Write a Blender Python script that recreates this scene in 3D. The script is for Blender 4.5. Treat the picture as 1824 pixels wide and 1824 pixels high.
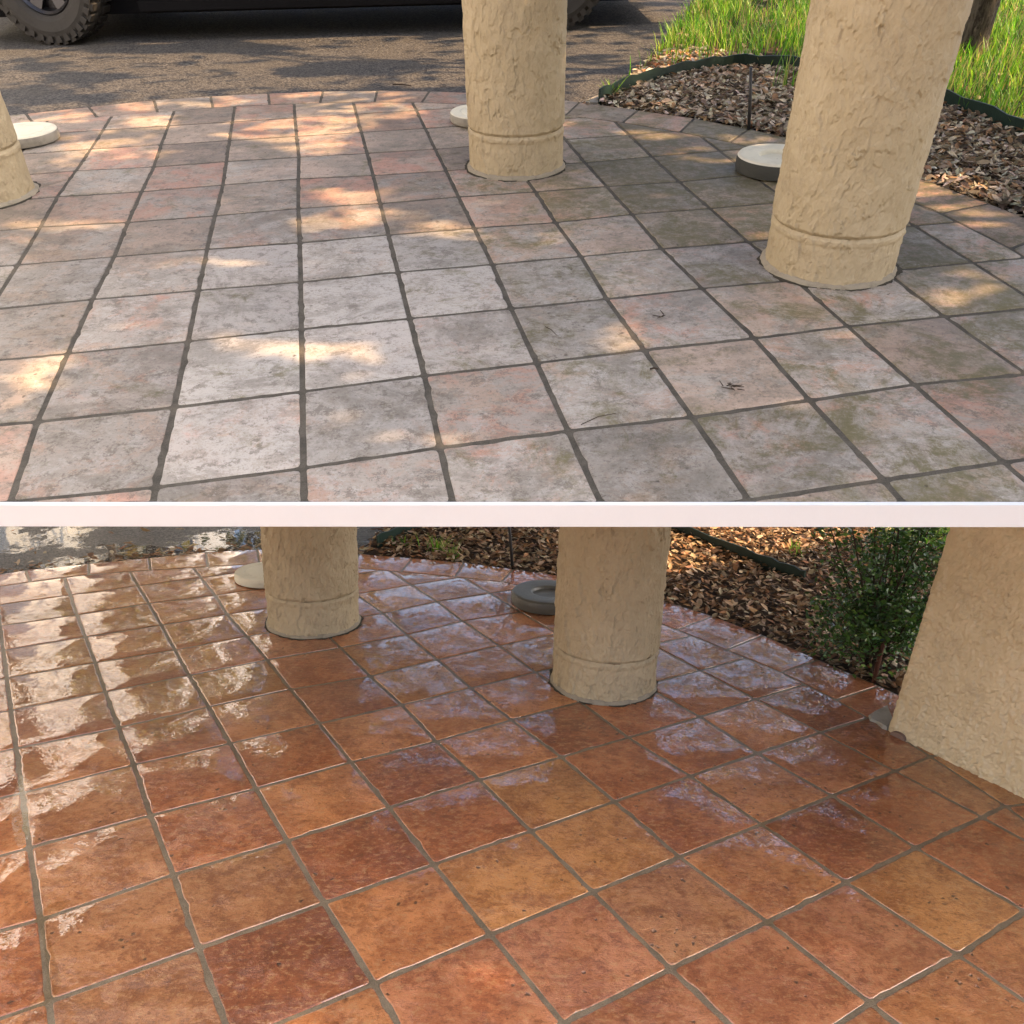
import bpy, bmesh, math, random
import numpy as np
from mathutils import Matrix, Vector, noise

R = math.radians
random.seed(7)
rng = np.random.default_rng(7)
scene = bpy.context.scene
col = scene.collection
for o in list(bpy.data.objects):
    bpy.data.objects.remove(o)

# ------------------------------------------------------------------ camera
F, CX, CY, H = 1498.8, 912.0, 1050.0, 1.4838        # pixels of the 1824 px photograph, metres
CAM = Matrix(((0.9995, 0.0303, 0.0106), (0.0, -0.3288, 0.9444), (0.0321, -0.9439, -0.3286)))  # camera x, y(down), z(fwd) -> world
cam_data = bpy.data.cameras.new('camera')
cam = bpy.data.objects.new('camera', cam_data)
col.objects.link(cam)
m3 = Matrix((CAM.col[0], -CAM.col[1], -CAM.col[2])).transposed()
cam.matrix_world = Matrix.Translation((0, 0, H)) @ m3.to_4x4()
cam_data.sensor_width = 36
cam_data.lens = F / 1824 * 36
cam_data.shift_y = (CY - 912) / 1824
cam_data.clip_start = 0.05
cam_data.clip_end = 600
scene.camera = cam

# ------------------------------------------------------------------ sky, sun, exposure
SUN_ELEV, SUN_AZ = R(40), R(105)                      # azimuth from +Y towards +X
SUN = Vector((math.sin(SUN_AZ) * math.cos(SUN_ELEV), math.cos(SUN_AZ) * math.cos(SUN_ELEV), math.sin(SUN_ELEV)))
world = bpy.data.worlds.new('World')
scene.world = world
world.use_nodes = True
wn = world.node_tree.nodes
sky = wn.new('ShaderNodeTexSky')
sky.sky_type = 'NISHITA'
sky.sun_disc = False
sky.sun_elevation = SUN_ELEV
sky.sun_rotation = SUN_AZ
sky.air_density = 0.7
sky.dust_density = 4.0
sky.ozone_density = 0.0
world.node_tree.links.new(sky.outputs[0], wn['Background'].inputs[0])
wn['Background'].inputs[1].default_value = 0.14
sd = bpy.data.lights.new('sun', 'SUN')
sd.energy = 4.3
sd.angle = R(0.6)
sd.color = (1.0, 0.64, 0.34)
sun = bpy.data.objects.new('sun', sd)
col.objects.link(sun)
sun.rotation_euler = SUN.to_track_quat('Z', 'Y').to_euler()
sun.location = (8, -2, 9)
scene.view_settings.view_transform = 'Standard'
scene.view_settings.look = 'None'
scene.view_settings.gamma = 1
scene.view_settings.exposure = 1.72

scene.cycles.max_bounces = 4
scene.cycles.caustics_reflective = False
scene.cycles.caustics_refractive = False
scene.cycles.diffuse_bounces = 2
scene.cycles.glossy_bounces = 3
scene.cycles.transmission_bounces = 4

# ------------------------------------------------------------------ the two levels
class Level:
    """A flat level of the place: local x right, y away, z up, with its pixel -> plane helper."""
    def __init__(s, M, o, ei, ej, grid):
        s.M = M; s.Mi = M.inverted(); s.o = Vector(o); s.ei = Vector(ei); s.ej = Vector(ej)
        s.cam = s.Mi @ Vector((0, 0, H))
        s.pts = {}
        res = []
        for i in grid:
            for j in grid[i]:
                p = s.px(*grid[i][j]); f = s.o + s.ei * i + s.ej * j
                s.pts[(i, j)] = p; res.append((i, j, p - f))
        s.res = res
    def px(s, x, y, h=0.0):
        d = CAM @ Vector(((x - CX) / F, (y - CY) / F, 1.0))
        d = s.Mi.to_3x3() @ d
        t = (h - s.cam.z) / d.z
        p = s.cam + d * t
        return Vector((p.x, p.y))
    def proj(s, u, v, w=0.0):
        p = s.M @ Vector((u, v, w)) - Vector((0, 0, H))
        c = CAM.transposed() @ p
        return (CX + F * c.x / c.z, CY + F * c.y / c.z)
    def node(s, i, j):
        if (i, j) in s.pts: return s.pts[(i, j)]
        w = 0; r = Vector((0, 0))
        for a, b, d in s.res:
            k = 1.0 / (((a - i) ** 2 + (b - j) ** 2) ** 1.5)
            w += k; r += d * k
        dmin = min(math.hypot(a - i, b - j) for a, b, d in s.res)
        return s.o + s.ei * i + s.ej * j + r / w * max(0, 1 - dmin / 4)

GRID_UP = {-3: {0: (135, 305), 1: (102, 351), 2: (72, 405)}, -2: {0: (273.7, 298), 1: (252, 342), 2: (228, 396.5), 3: (203.5, 458), 4: (165, 534), 5: (121, 631), 6: (66.7, 752)}, -1: {0: (403.5, 288), 1: (397, 330), 2: (383, 385), 3: (369, 444.5), 4: (354, 518), 5: (335, 609), 6: (310.5, 726), 7: (277, 868.8)}, 0: {0: (532.6, 280.7), 1: (531.6, 319), 2: (531.6, 372), 3: (534, 433), 4: (535.8, 503), 5: (536.8, 586.7), 6: (539, 698), 7: (540.4, 834.7)}, 1: {0: (654, 273.7), 1: (665, 313), 2: (677, 363), 3: (692, 419), 4: (708.8, 485.6), 5: (729.8, 568), 6: (756, 669.8), 7: (784, 798)}, 2: {0: (775.4, 266.7), 1: (794.7, 305), 2: (816.8, 351), 3: (844.6, 407), 4: (877, 471.6), 5: (910.5, 550.5), 6: (956, 647), 7: (1012, 768)}, 3: {2: (954, 342), 3: (989.5, 397), 4: (1035, 457.5), 5: (1080.7, 533), 6: (1147, 624), 7: (1233, 743.5)}, 4: {1: (1042, 290.5), 2: (1080.7, 332.6), 3: (1126, 382.5), 4: (1179, 444), 5: (1250.7, 514.4), 6: (1343.6, 603), 7: (1442, 713.7), 8: (1573.5, 855.8)}, 5: {1: (1161, 279.6), 2: (1210, 324.6), 3: (1264.7, 372), 4: (1333, 431.6), 6: (1510, 582), 7: (1628, 685.6), 8: (1787.5, 824)}, 6: {6: (1682, 564.6)}}
GRID_LOW = {-3: {6: (52.6, 1510.7), 7: (72, 1638.7)}, -2: {0: (137, 1096), 1: (152.6, 1135), 2: (170, 1180.7), 3: (187.7, 1233), 4: (212, 1296.5), 5: (238.6, 1363), 6: (268, 1452.8), 7: (308.8, 1558), 8: (354, 1689.6)}, -1: {0: (265, 1075), 1: (287.7, 1114), 2: (312, 1158), 3: (337, 1203.5), 4: (372, 1259.6), 5: (410.5, 1324.6), 6: (456, 1405), 7: (512, 1498), 8: (577, 1609), 9: (666.7, 1752.8)}, 0: {0: (384, 1061), 1: (405, 1094.7), 2: (440, 1134), 3: (475.4, 1175.4), 4: (517.5, 1228), 5: (568.4, 1288.8), 6: (625.5, 1358), 7: (693, 1438.7), 8: (772, 1540.5), 9: (873.7, 1665)}, 1: {4: (659.6, 1205), 5: (715.8, 1256), 6: (777, 1321), 7: (854, 1389.6), 8: (945.6, 1480.8), 9: (1056, 1589.6), 10: (1194.7, 1726.5)}, 2: {2: (682.5, 1093), 3: (724.6, 1131.6), 4: (779, 1175.4), 5: (838.6, 1226), 6: (910.5, 1282.5), 7: (1000, 1349), 8: (1094.7, 1428), 9: (1210.5, 1526.5), 10: (1366.5, 1642), 11: (1550, 1787)}, 3: {2: (779, 1072), 3: (824.6, 1107), 4: (889.5, 1151), 5: (954, 1198), 7: (1119, 1314), 8: (1229.6, 1382.6), 9: (1356, 1468.6), 10: (1506.8, 1572), 11: (1706.8, 1702)}, 4: {7: (1247, 1277), 8: (1349, 1342), 9: (1482, 1417.7), 10: (1631, 1510.7)}, 5: {6: (1247, 1194.7), 7: (1345.4, 1245.6), 8: (1461, 1305), 9: (1594.5, 1373.8), 10: (1749, 1456)}, 6: {8: (1547, 1279)}}
UP = Level(Matrix(((0.9989, -0.0125, -0.0443, 0.0492), (-0.0057, 0.9212, -0.389, 0.4322), (0.0457, 0.3888, 0.9202, 0.4614), (0, 0, 0, 1))),
           (-1.01818, 4.22219), (0.315135, 0.0626394), (0.0720476, -0.3624665), GRID_UP)
LOW = Level(Matrix.Identity(4), (-1.4621, 4.035644), (0.26787, 0.1657434), (0.16235, -0.2623855), GRID_LOW)
SUN_UP = UP.Mi.to_3x3() @ SUN

# ------------------------------------------------------------------ helpers
def link(o, parent=None):
    col.objects.link(o)
    if parent is not None: o.parent = parent
    return o
def mesh_obj(name, verts, faces, mat, parent=None, M=None, smooth=False):
    me = bpy.data.meshes.new(name)
    me.from_pydata([tuple(v) for v in verts], [], [tuple(f) for f in faces])
    if mat: me.materials.append(mat)
    if smooth: me.polygons.foreach_set('use_smooth', [True] * len(me.polygons))
    me.update()
    o = bpy.data.objects.new(name, me)
    if M is not None: o.matrix_world = M
    return link(o, parent)
def np_mesh(name, V, Fq, mat, colors=None, parent=None, M=None, smooth=False):
    """V (n,3), Fq (m,k) array meshes, optional point colours."""
    me = bpy.data.meshes.new(name)
    k = Fq.shape[1]
    me.vertices.add(len(V)); me.vertices.foreach_set('co', V.astype(np.float32).ravel())
    me.loops.add(Fq.size); me.loops.foreach_set('vertex_index', Fq.astype(np.int32).ravel())
    me.polygons.add(len(Fq)); me.polygons.foreach_set('loop_start', np.arange(0, Fq.size, k, dtype=np.int32))
    if smooth: me.polygons.foreach_set('use_smooth', np.ones(len(Fq), bool))
    me.update(calc_edges=True)
    if colors is not None:
        a = me.color_attributes.new('tint', 'FLOAT_COLOR', 'POINT')
        a.data.foreach_set('color', np.c_[colors, np.ones(len(colors))].astype(np.float32).ravel())
    me.materials.append(mat)
    o = bpy.data.objects.new(name, me)
    if M is not None: o.matrix_world = M
    return link(o, parent)
def empty(name, M, label=None, cat=None, group=None):
    o = bpy.data.objects.new(name, None); o.matrix_world = M; o.empty_display_size = 0.1
    link(o)
    return tag(o, label, cat, group) if label else o
def tag(o, label=None, cat=None, group=None, kind=None):
    if label: o['label'] = label
    if cat: o['category'] = cat
    if group: o['group'] = group
    if kind: o['kind'] = kind
    return o
def at(level, u, v, w=0.0, rz=0.0):
    return level.M @ Matrix.Translation((u, v, w)) @ Matrix.Rotation(rz, 4, 'Z')
def lathe(profile, n=64, close_top=False, close_bottom=False):
    V, Fc = [], []
    for r, z in profile:
        for k in range(n):
            a = 2 * math.pi * k / n
            V.append((r * math.cos(a), r * math.sin(a), z))
    for p in range(len(profile) - 1):
        for k in range(n):
            Fc.append((p * n + k, p * n + (k + 1) % n, (p + 1) * n + (k + 1) % n, (p + 1) * n + k))
    if close_top: Fc.append(tuple(range((len(profile) - 1) * n, len(profile) * n)))
    if close_bottom: Fc.append(tuple(reversed(range(n))))
    return V, Fc
def tube(path, radii, n=8, V=None, Fc=None):
    V = [] if V is None else V; Fc = [] if Fc is None else Fc
    b = len(V)
    path = [Vector(p) for p in path]
    for k, p in enumerate(path):
        d = (path[min(k + 1, len(path) - 1)] - path[max(k - 1, 0)]).normalized()
        a = d.orthogonal().normalized() if abs(d.z) < 0.9 else d.cross(Vector((0, 1, 0))).normalized()
        c = d.cross(a)
        for q in range(n):
            t = 2 * math.pi * q / n
            V.append(tuple(p + (a * math.cos(t) + c * math.sin(t)) * radii[k]))
    for k in range(len(path) - 1):
        for q in range(n):
            Fc.append((b + k * n + q, b + k * n + (q + 1) % n, b + (k + 1) * n + (q + 1) % n, b + (k + 1) * n + q))
    Fc.append(tuple(b + q for q in reversed(range(n)))); Fc.append(tuple(b + (len(path) - 1) * n + q for q in range(n)))
    return V, Fc
def box(x0, x1, y0, y1, z0, z1, V=None, Fc=None):
    V = [] if V is None else V; Fc = [] if Fc is None else Fc
    b = len(V)
    V += [(x0, y0, z0), (x1, y0, z0), (x1, y1, z0), (x0, y1, z0), (x0, y0, z1), (x1, y0, z1), (x1, y1, z1), (x0, y1, z1)]
    for f in ((3, 2, 1, 0), (4, 5, 6, 7), (0, 1, 5, 4), (1, 2, 6, 5), (2, 3, 7, 6), (3, 0, 4, 7)): Fc.append(tuple(b + i for i in f))
    return V, Fc
def inside(poly, p):
    c = False; n = len(poly); j = n - 1
    for i in range(n):
        a, b = poly[i], poly[j]
        if (a[1] > p[1]) != (b[1] > p[1]) and p[0] < (b[0] - a[0]) * (p[1] - a[1]) / (b[1] - a[1]) + a[0]: c = not c
        j = i
    return c
def inside_np(poly, X, Y):
    c = np.zeros(len(X), bool); n = len(poly); j = n - 1
    for i in range(n):
        ax, ay = poly[i]; bx, by = poly[j]
        if ay != by:
            m = ((ay > Y) != (by > Y)) & (X < (bx - ax) * (Y - ay) / (by - ay) + ax)
            c ^= m
        j = i
    return c
def clip(poly, a, b):
    """keep the part of poly on the left of the directed line a -> b"""
    out = []
    d = b - a
    sd_ = lambda p: d.x * (p.y - a.y) - d.y * (p.x - a.x)
    for k in range(len(poly)):
        p, q = poly[k], poly[(k + 1) % len(poly)]
        sp, sq = sd_(p), sd_(q)
        if sp >= 0: out.append(p)
        if (sp > 0 and sq < 0) or (sp < 0 and sq > 0):
            out.append(p + (q - p) * (sp / (sp - sq)))
    return out
def area(poly):
    return 0.5 * sum(poly[k].x * poly[(k + 1) % len(poly)].y - poly[(k + 1) % len(poly)].x * poly[k].y for k in range(len(poly)))
def inset(poly, d):
    """poly is counter-clockwise"""
    out = poly[:]
    n = len(poly)
    for k in range(n):
        a, b = poly[k], poly[(k + 1) % n]
        e = (b - a)
        if e.length < 1e-6: continue
        nrm = Vector((-e.y, e.x)).normalized() * d
        out = clip(out, a + nrm, b + nrm)
        if len(out) < 3: return []
    return out

# ------------------------------------------------------------------ materials
class NT:
    def __init__(s, name):
        s.m = bpy.data.materials.new(name); s.m.use_nodes = True
        s.t = s.m.node_tree; s.n = s.t.nodes; s.b = s.n['Principled BSDF']; s.out = s.n['Material Output']
    def new(s, t, **kw):
        n = s.n.new('ShaderNode' + t)
        for k, v in kw.items(): setattr(n, k, v)
        return n
    def ln(s, a, b): s.t.links.new(a, b)
    def set(s, sock, v):
        if hasattr(v, 'links') or isinstance(v, bpy.types.NodeSocket): s.ln(v, sock)
        else: sock.default_value = v if not (isinstance(v, tuple) and len(v) == 3 and sock.type == 'RGBA') else (*v, 1)
    def noise(s, vec, scale, detail=4, rough=0.55, dist=0.0):
        n = s.new('TexNoise'); n.inputs['Scale'].default_value = scale
        if detail > 4: n.inputs['Lacunarity'].default_value = 3.0; detail = 3 if detail < 8 else 4
        n.inputs['Detail'].default_value = detail
        n.inputs['Roughness'].default_value = rough; n.inputs['Distortion'].default_value = dist
        s.ln(vec, n.inputs['Vector']); return n.outputs['Fac']
    def vor(s, vec, scale, feature='F1', out='Distance', rnd=1.0):
        n = s.new('TexVoronoi', feature=feature); n.inputs['Scale'].default_value = scale; n.inputs['Randomness'].default_value = rnd
        s.ln(vec, n.inputs['Vector']); return n.outputs[out]
    def ramp(s, fac, *stops):
        n = s.new('ValToRGB'); e = n.color_ramp.elements
        while len(e) < len(stops): e.new(0.5)
        for k, (p, c) in enumerate(stops):
            e[k].position = p; e[k].color = (*c, 1) if isinstance(c, tuple) else (c, c, c, 1)
        s.ln(fac, n.inputs[0]); return n.outputs[0]
    def sm(s, fac, lo, hi, a=0.0, b=1.0):
        n = s.new('MapRange', interpolation_type='SMOOTHSTEP')
        s.ln(fac, n.inputs[0])
        for k, v in ((1, lo), (2, hi), (3, a), (4, b)): n.inputs[k].default_value = v
        return n.outputs[0]
    def mix(s, fac, a, b, mode='MIX'):
        n = s.new('Mix', data_type='RGBA', blend_type=mode)
        s.set(n.inputs[0], fac); s.set(n.inputs[6], a); s.set(n.inputs[7], b); return n.outputs[2]
    def math(s, op, a, b=0.0, clamp=False):
        n = s.new('Math', operation=op, use_clamp=clamp); s.set(n.inputs[0], a); s.set(n.inputs[1], b); return n.outputs[0]
    def vmath(s, op, a, b):
        n = s.new('VectorMath', operation=op); s.set(n.inputs[0], a)
        if isinstance(b, (int, float)): n.inputs['Scale'].default_value = b
        else: s.set(n.inputs[1], b)
        return n.outputs[0]
    def obj(s): return s.new('TexCoord').outputs['Object']
    def mapping(s, vec, scale=(1, 1, 1), rot=(0, 0, 0)):
        n = s.new('Mapping'); n.inputs['Scale'].default_value = scale; n.inputs['Rotation'].default_value = rot
        s.ln(vec, n.inputs['Vector']); return n.outputs[0]
    def rand_obj(s):
        """object coordinates shifted by a random amount for each object"""
        r = s.new('ObjectInfo').outputs['Random']
        c = s.new('CombineXYZ'); s.ln(s.math('MULTIPLY', r, 91.0), c.inputs[0]); s.ln(s.math('MULTIPLY', r, 57.0), c.inputs[1]); s.ln(s.math('MULTIPLY', r, 23.0), c.inputs[2])
        return s.vmath('ADD', s.obj(), c.outputs[0]), r
    def attr(s, name, t='OBJECT', out='Fac'):
        n = s.new('Attribute', attribute_type=t, attribute_name=name); return n.outputs[out]
    def bump(s, h, strength=0.5, dist=0.01, normal=None):
        n = s.new('Bump'); n.inputs['Strength'].default_value = strength; n.inputs['Distance'].default_value = dist
        s.ln(h, n.inputs['Height'])
        if normal is not None: s.ln(normal, n.inputs['Normal'])
        return n.outputs[0]
    def done(s, color, rough=0.7, normal=None, spec=0.5, metal=0.0):
        s.set(s.b.inputs['Base Color'], color); s.set(s.b.inputs['Roughness'], rough)
        s.set(s.b.inputs['Specular IOR Level'], spec); s.set(s.b.inputs['Metallic'], metal)
        if normal is not None: s.ln(normal, s.b.inputs['Normal'])
        return s.m

def mat_tile_dry():
    t = NT('weathered_tile')
    v, r = t.rand_obj()
    tone = t.attr('tone'); moss = t.attr('moss'); haze = t.attr('haze')
    pos = t.new('NewGeometry').outputs['Position']
    clay = t.mix(t.sm(r, 0.2, 0.8), (0.40, 0.235, 0.175), (0.29, 0.24, 0.19))
    n1 = t.noise(v, 7, 6, 0.62, 0.3)
    clay = t.mix(t.sm(n1, 0.42, 0.60), clay, (0.365, 0.285, 0.225))
    # pale lime bloom with crisp ragged edges
    n2 = t.noise(v, 6, 9, 0.72, 0.5)
    hz = t.math('MULTIPLY', t.math('SUBTRACT', haze, 0.5), 0.55)
    c = t.mix(t.math('MULTIPLY', t.sm(t.math('ADD', n2, hz), 0.42, 0.56), 0.85), clay, (0.325, 0.305, 0.27))
    n2b = t.noise(v, 15, 9, 0.8, 0.3)
    c = t.mix(t.math('MULTIPLY', t.sm(t.math('ADD', n2b, hz), 0.55, 0.60), 0.40), c, (0.45, 0.435, 0.41))
    # stains that run across several tiles
    big = t.noise(pos, 2.4, 9, 0.70, 0.6)
    c = t.mix(t.math('MULTIPLY', t.sm(big, 0.47, 0.64), 0.55), c, (0.155, 0.14, 0.115))
    # grey grime, streaky, crisp
    n3 = t.noise(t.mapping(v, (1, 1.6, 1)), 6, 9, 0.80, 0.2)
    c = t.mix(t.math('MULTIPLY', t.sm(n3, 0.49, 0.62), 0.50), c, (0.165, 0.148, 0.122))
    n3b = t.noise(v, 26, 6, 0.78)
    c = t.mix(t.math('MULTIPLY', t.sm(n3b, 0.54, 0.63), 0.60), c, (0.115, 0.10, 0.080))
    n3c = t.noise(v, 110, 4, 0.75)
    c = t.mix(t.math('MULTIPLY', t.sm(n3c, 0.55, 0.66), 0.50), c, (0.11, 0.095, 0.075))
    c = t.mix(t.math('MULTIPLY', t.sm(n3c, 0.44, 0.34), 0.25), c, (0.42, 0.39, 0.34))
    # green-brown moss film
    n4 = t.noise(pos, 5, 9, 0.74, 0.7)
    mk = t.sm(t.math('ADD', n4, t.math('MULTIPLY', t.math('SUBTRACT', moss, 0.5), 0.5)), 0.40, 0.60)
    mk = t.math('MULTIPLY', mk, t.sm(n3b, 0.36, 0.56, 0.35, 1.0))
    c = t.mix(t.math('MULTIPLY', mk, 0.85), c, (0.125, 0.112, 0.050))
    bri = t.math('ADD', t.math('MULTIPLY', tone, 0.42), 0.78)
    cb = t.new('CombineColor'); t.ln(bri, cb.inputs[0]); t.ln(bri, cb.inputs[1]); t.ln(bri, cb.inputs[2])
    c = t.mix(1.0, c, cb.outputs[0], 'MULTIPLY')
    # pits, on some tiles only
    dn = t.new('TexNoise'); dn.inputs['Scale'].default_value = 60; t.ln(v, dn.inputs['Vector'])
    vd = t.vmath('ADD', v, t.vmath('SCALE', dn.outputs['Color'], 0.018))
    pit = t.math('MULTIPLY', t.sm(t.vor(vd, 33), 0.24, 0.10), t.sm(t.noise(v, 10, 2), 0.56, 0.62))
    pit = t.math('MULTIPLY', pit, t.sm(r, 0.25, 0.8, 0.1, 1.0))
    c = t.mix(t.math('MULTIPLY', pit, 0.7), c, (0.06, 0.05, 0.038))
    h = t.math('SUBTRACT', t.math('ADD', t.math('MULTIPLY', n3b, 0.8), t.math('MULTIPLY', n3c, 0.3)), t.math('MULTIPLY', pit, 1.2))
    return t.done(c, t.sm(n2, 0.3, 0.8, 0.5, 0.8), t.bump(h, 0.6, 0.004), 0.35)

def mat_tile_wet():
    t = NT('wet_terracotta')
    v, r = t.rand_obj()
    tint = t.attr('tint', 'OBJECT', 'Color'); wet = t.attr('wet')
    n1 = t.noise(v, 6.5, 9, 0.68, 0.5)
    c = t.mix(t.sm(n1, 0.42, 0.58), tint, t.mix(1.0, tint, (1.4, 1.6, 1.75), 'MULTIPLY'))
    n2 = t.noise(v, 15, 6, 0.76, 0.3)
    c = t.mix(t.math('MULTIPLY', t.sm(n2, 0.50, 0.62), 0.60), c, t.mix(1.0, tint, (0.60, 0.48, 0.40), 'MULTIPLY'))
    n5 = t.noise(t.mapping(v, (1, 1.7, 1)), 46, 6, 0.8)
    c = t.mix(t.math('MULTIPLY', t.sm(n5, 0.53, 0.63), 0.55), c, (0.46, 0.26, 0.115))
    c = t.mix(t.math('MULTIPLY', t.sm(n5, 0.46, 0.36), 0.5), c, (0.10, 0.042, 0.018))
    dn = t.new('TexNoise'); dn.inputs['Scale'].default_value = 60; t.ln(v, dn.inputs['Vector'])
    vd = t.vmath('ADD', v, t.vmath('SCALE', dn.outputs['Color'], 0.018))
    pit = t.math('MULTIPLY', t.sm(t.vor(vd, 36), 0.24, 0.10), t.sm(t.noise(v, 9, 2), 0.57, 0.62))
    c = t.mix(t.math('MULTIPLY', pit, 0.8), c, (0.045, 0.022, 0.010))
    h = t.math('SUBTRACT', t.math('ADD', t.math('MULTIPLY', n5, 0.7), t.math('MULTIPLY', n2, 1.0)), t.math('MULTIPLY', pit, 0.9))
    nb = t.bump(h, 0.9, 0.006)
    # water film: smooth pools with ragged edges where the clay pokes through
    film = t.sm(t.math('ADD', t.noise(t.mapping(v, (1, 1.35, 1)), 10, 9, 0.82, 0.4), t.math('MULTIPLY', t.math('SUBTRACT', wet, 0.5), 0.5)), 0.49, 0.51)
    wavy = t.bump(t.noise(v, 15, 3, 0.62, 0.5), 0.26, 0.0035)
    mixn = t.new('Mix', data_type='VECTOR'); t.ln(film, mixn.inputs[0]); t.ln(nb, mixn.inputs[4]); t.ln(wavy, mixn.inputs[5])
    b = t.b
    t.ln(t.sm(film, 0, 1, 0.40, 1.0), b.inputs['Coat Weight'])
    b.inputs['Coat IOR'].default_value = 2.05
    t.ln(t.sm(film, 0, 1, 0.05, 0.010), b.inputs['Coat Roughness'])
    t.ln(mixn.outputs[1], b.inputs['Coat Normal'])
    return t.done(c, 0.5, nb, 0.3)

def mat_grout(name, a, b_, rough, wet=0.0):
    t = NT(name); v = t.obj()
    n = t.noise(v, 14, 6, 0.65); n2 = t.noise(v, 240, 3, 0.7)
    c = t.mix(t.sm(n, 0.3, 0.7), a, b_)
    c = t.mix(t.math('MULTIPLY', t.sm(n2, 0.52, 0.7), 0.5), c, tuple(x * 1.9 for x in a))
    c = t.mix(t.math('MULTIPLY', t.sm(n2, 0.45, 0.3), 0.6), c, tuple(x * 0.4 for x in a))
    if wet:
        t.b.inputs['Coat Weight'].default_value = wet; t.b.inputs['Coat Roughness'].default_value = 0.12
    return t.done(c, rough, t.bump(t.math('ADD', n2, t.math('MULTIPLY', n, 2.0)), 0.8, 0.004), 0.3)

def mat_stucco(name, gain=1.0):
    t = NT(name); v = t.obj()
    k = lambda q: tuple(x * gain for x in q)
    c = t.mix(t.sm(t.noise(v, 2.2, 6, 0.65), 0.35, 0.65), k((0.39, 0.32, 0.20)), k((0.445, 0.37, 0.24)))
    c = t.mix(t.math('MULTIPLY', t.sm(t.noise(v, 9, 9, 0.8), 0.52, 0.66), 0.35), c, k((0.27, 0.22, 0.145)))
    return t.done(c, 0.65, t.bump(t.noise(v, 170, 3, 0.7), 0.35, 0.004), 0.3)

def mat_asphalt(name, wet=False):
    t = NT(name); v = t.obj()
    sep = t.new('SeparateColor'); t.ln(t.vor(v, 95, 'F1', 'Color'), sep.inputs[0])
    d = t.vor(v, 95)
    n = t.noise(v, 1.8, 9, 0.65)
    c = t.mix(t.sm(sep.outputs[0], 0.1, 1.0), (0.013, 0.014, 0.017), (0.095, 0.091, 0.084))
    c = t.mix(t.math('MULTIPLY', t.sm(n, 0.45, 0.7), 0.5), c, (0.06, 0.055, 0.046))
    h = t.math('ADD', d, t.math('MULTIPLY', t.noise(v, 40, 2), 0.5))
    if wet:
        pool = t.sm(t.noise(v, 1.3, 9, 0.6, 0.3), 0.50, 0.54)
        t.ln(t.sm(pool, 0, 1, 0.30, 1.0), t.b.inputs['Coat Weight'])
        t.ln(t.sm(pool, 0, 1, 0.16, 0.015), t.b.inputs['Coat Roughness'])
        mx = t.new('Mix', data_type='VECTOR'); t.ln(pool, mx.inputs[0]); t.ln(t.bump(h, 0.9, 0.006), mx.inputs[4]); t.ln(t.bump(t.noise(v, 18, 2), 0.08, 0.004), mx.inputs[5])
        t.ln(mx.outputs[1], t.b.inputs['Coat Normal'])
    return t.done(c, 0.8, t.bump(h, 0.7, 0.005), 0.4)

def mat_soil():
    t = NT('soil'); v = t.obj(); n = t.noise(v, 30, 6, 0.7)
    c = t.mix(t.sm(n, 0.3, 0.7), (0.020, 0.014, 0.010), (0.06, 0.042, 0.028))
    return t.done(c, 0.95, t.bump(n, 0.8, 0.02), 0.2)

def mat_tint(name, rough=0.7, trans=0.0, spec=0.3, noise_amt=0.0):
    t = NT(name); c = t.attr('tint', 'GEOMETRY', 'Color')
    if noise_amt:
        n = t.noise(t.obj(), 160, 4, 0.6)
        c = t.mix(t.math('MULTIPLY', t.sm(n, 0.5, 0.72), noise_amt), c, t.mix(1.0, c, (0.35, 0.3, 0.28), 'MULTIPLY'))
    t.done(c, rough, None, spec)
    if trans:
        tr = t.new('BsdfTranslucent'); t.ln(c, tr.inputs[0])
        mx = t.new('MixShader'); mx.inputs[0].default_value = trans
        t.ln(t.b.outputs[0], mx.inputs[1]); t.ln(tr.outputs[0], mx.inputs[2]); t.ln(mx.outputs[0], t.out.inputs[0])
    return t.m

def mat_plain(name, c, rough=0.6, spec=0.4, amt=0.25, scale=14, bump=0.2, dark=0.5, metal=0.0, coat=0.0):
    t = NT(name); v = t.obj(); n = t.noise(v, scale, 6, 0.65); n2 = t.noise(v, scale * 9, 4, 0.6)
    cc = t.mix(t.math('MULTIPLY', t.sm(n, 0.45, 0.75), amt), c, tuple(x * dark for x in c))
    cc = t.mix(t.math('MULTIPLY', t.sm(n2, 0.55, 0.75), amt * 0.7), cc, tuple(min(1, x * 1.4) for x in c))
    if coat: t.b.inputs['Coat Weight'].default_value = coat; t.b.inputs['Coat Roughness'].default_value = 0.08
    return t.done(cc, rough, t.bump(t.math('ADD', n2, n), bump, 0.004), spec, metal)

def mat_bark():
    t = NT('bark'); v = t.mapping(t.obj(), (1, 1, 0.3)); n = t.noise(v, 28, 7, 0.7, 0.8)
    c = t.mix(t.sm(n, 0.35, 0.65), (0.035, 0.03, 0.025), (0.15, 0.13, 0.105))
    return t.done(c, 0.95, t.bump(n, 1.0, 0.03), 0.2)

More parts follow.
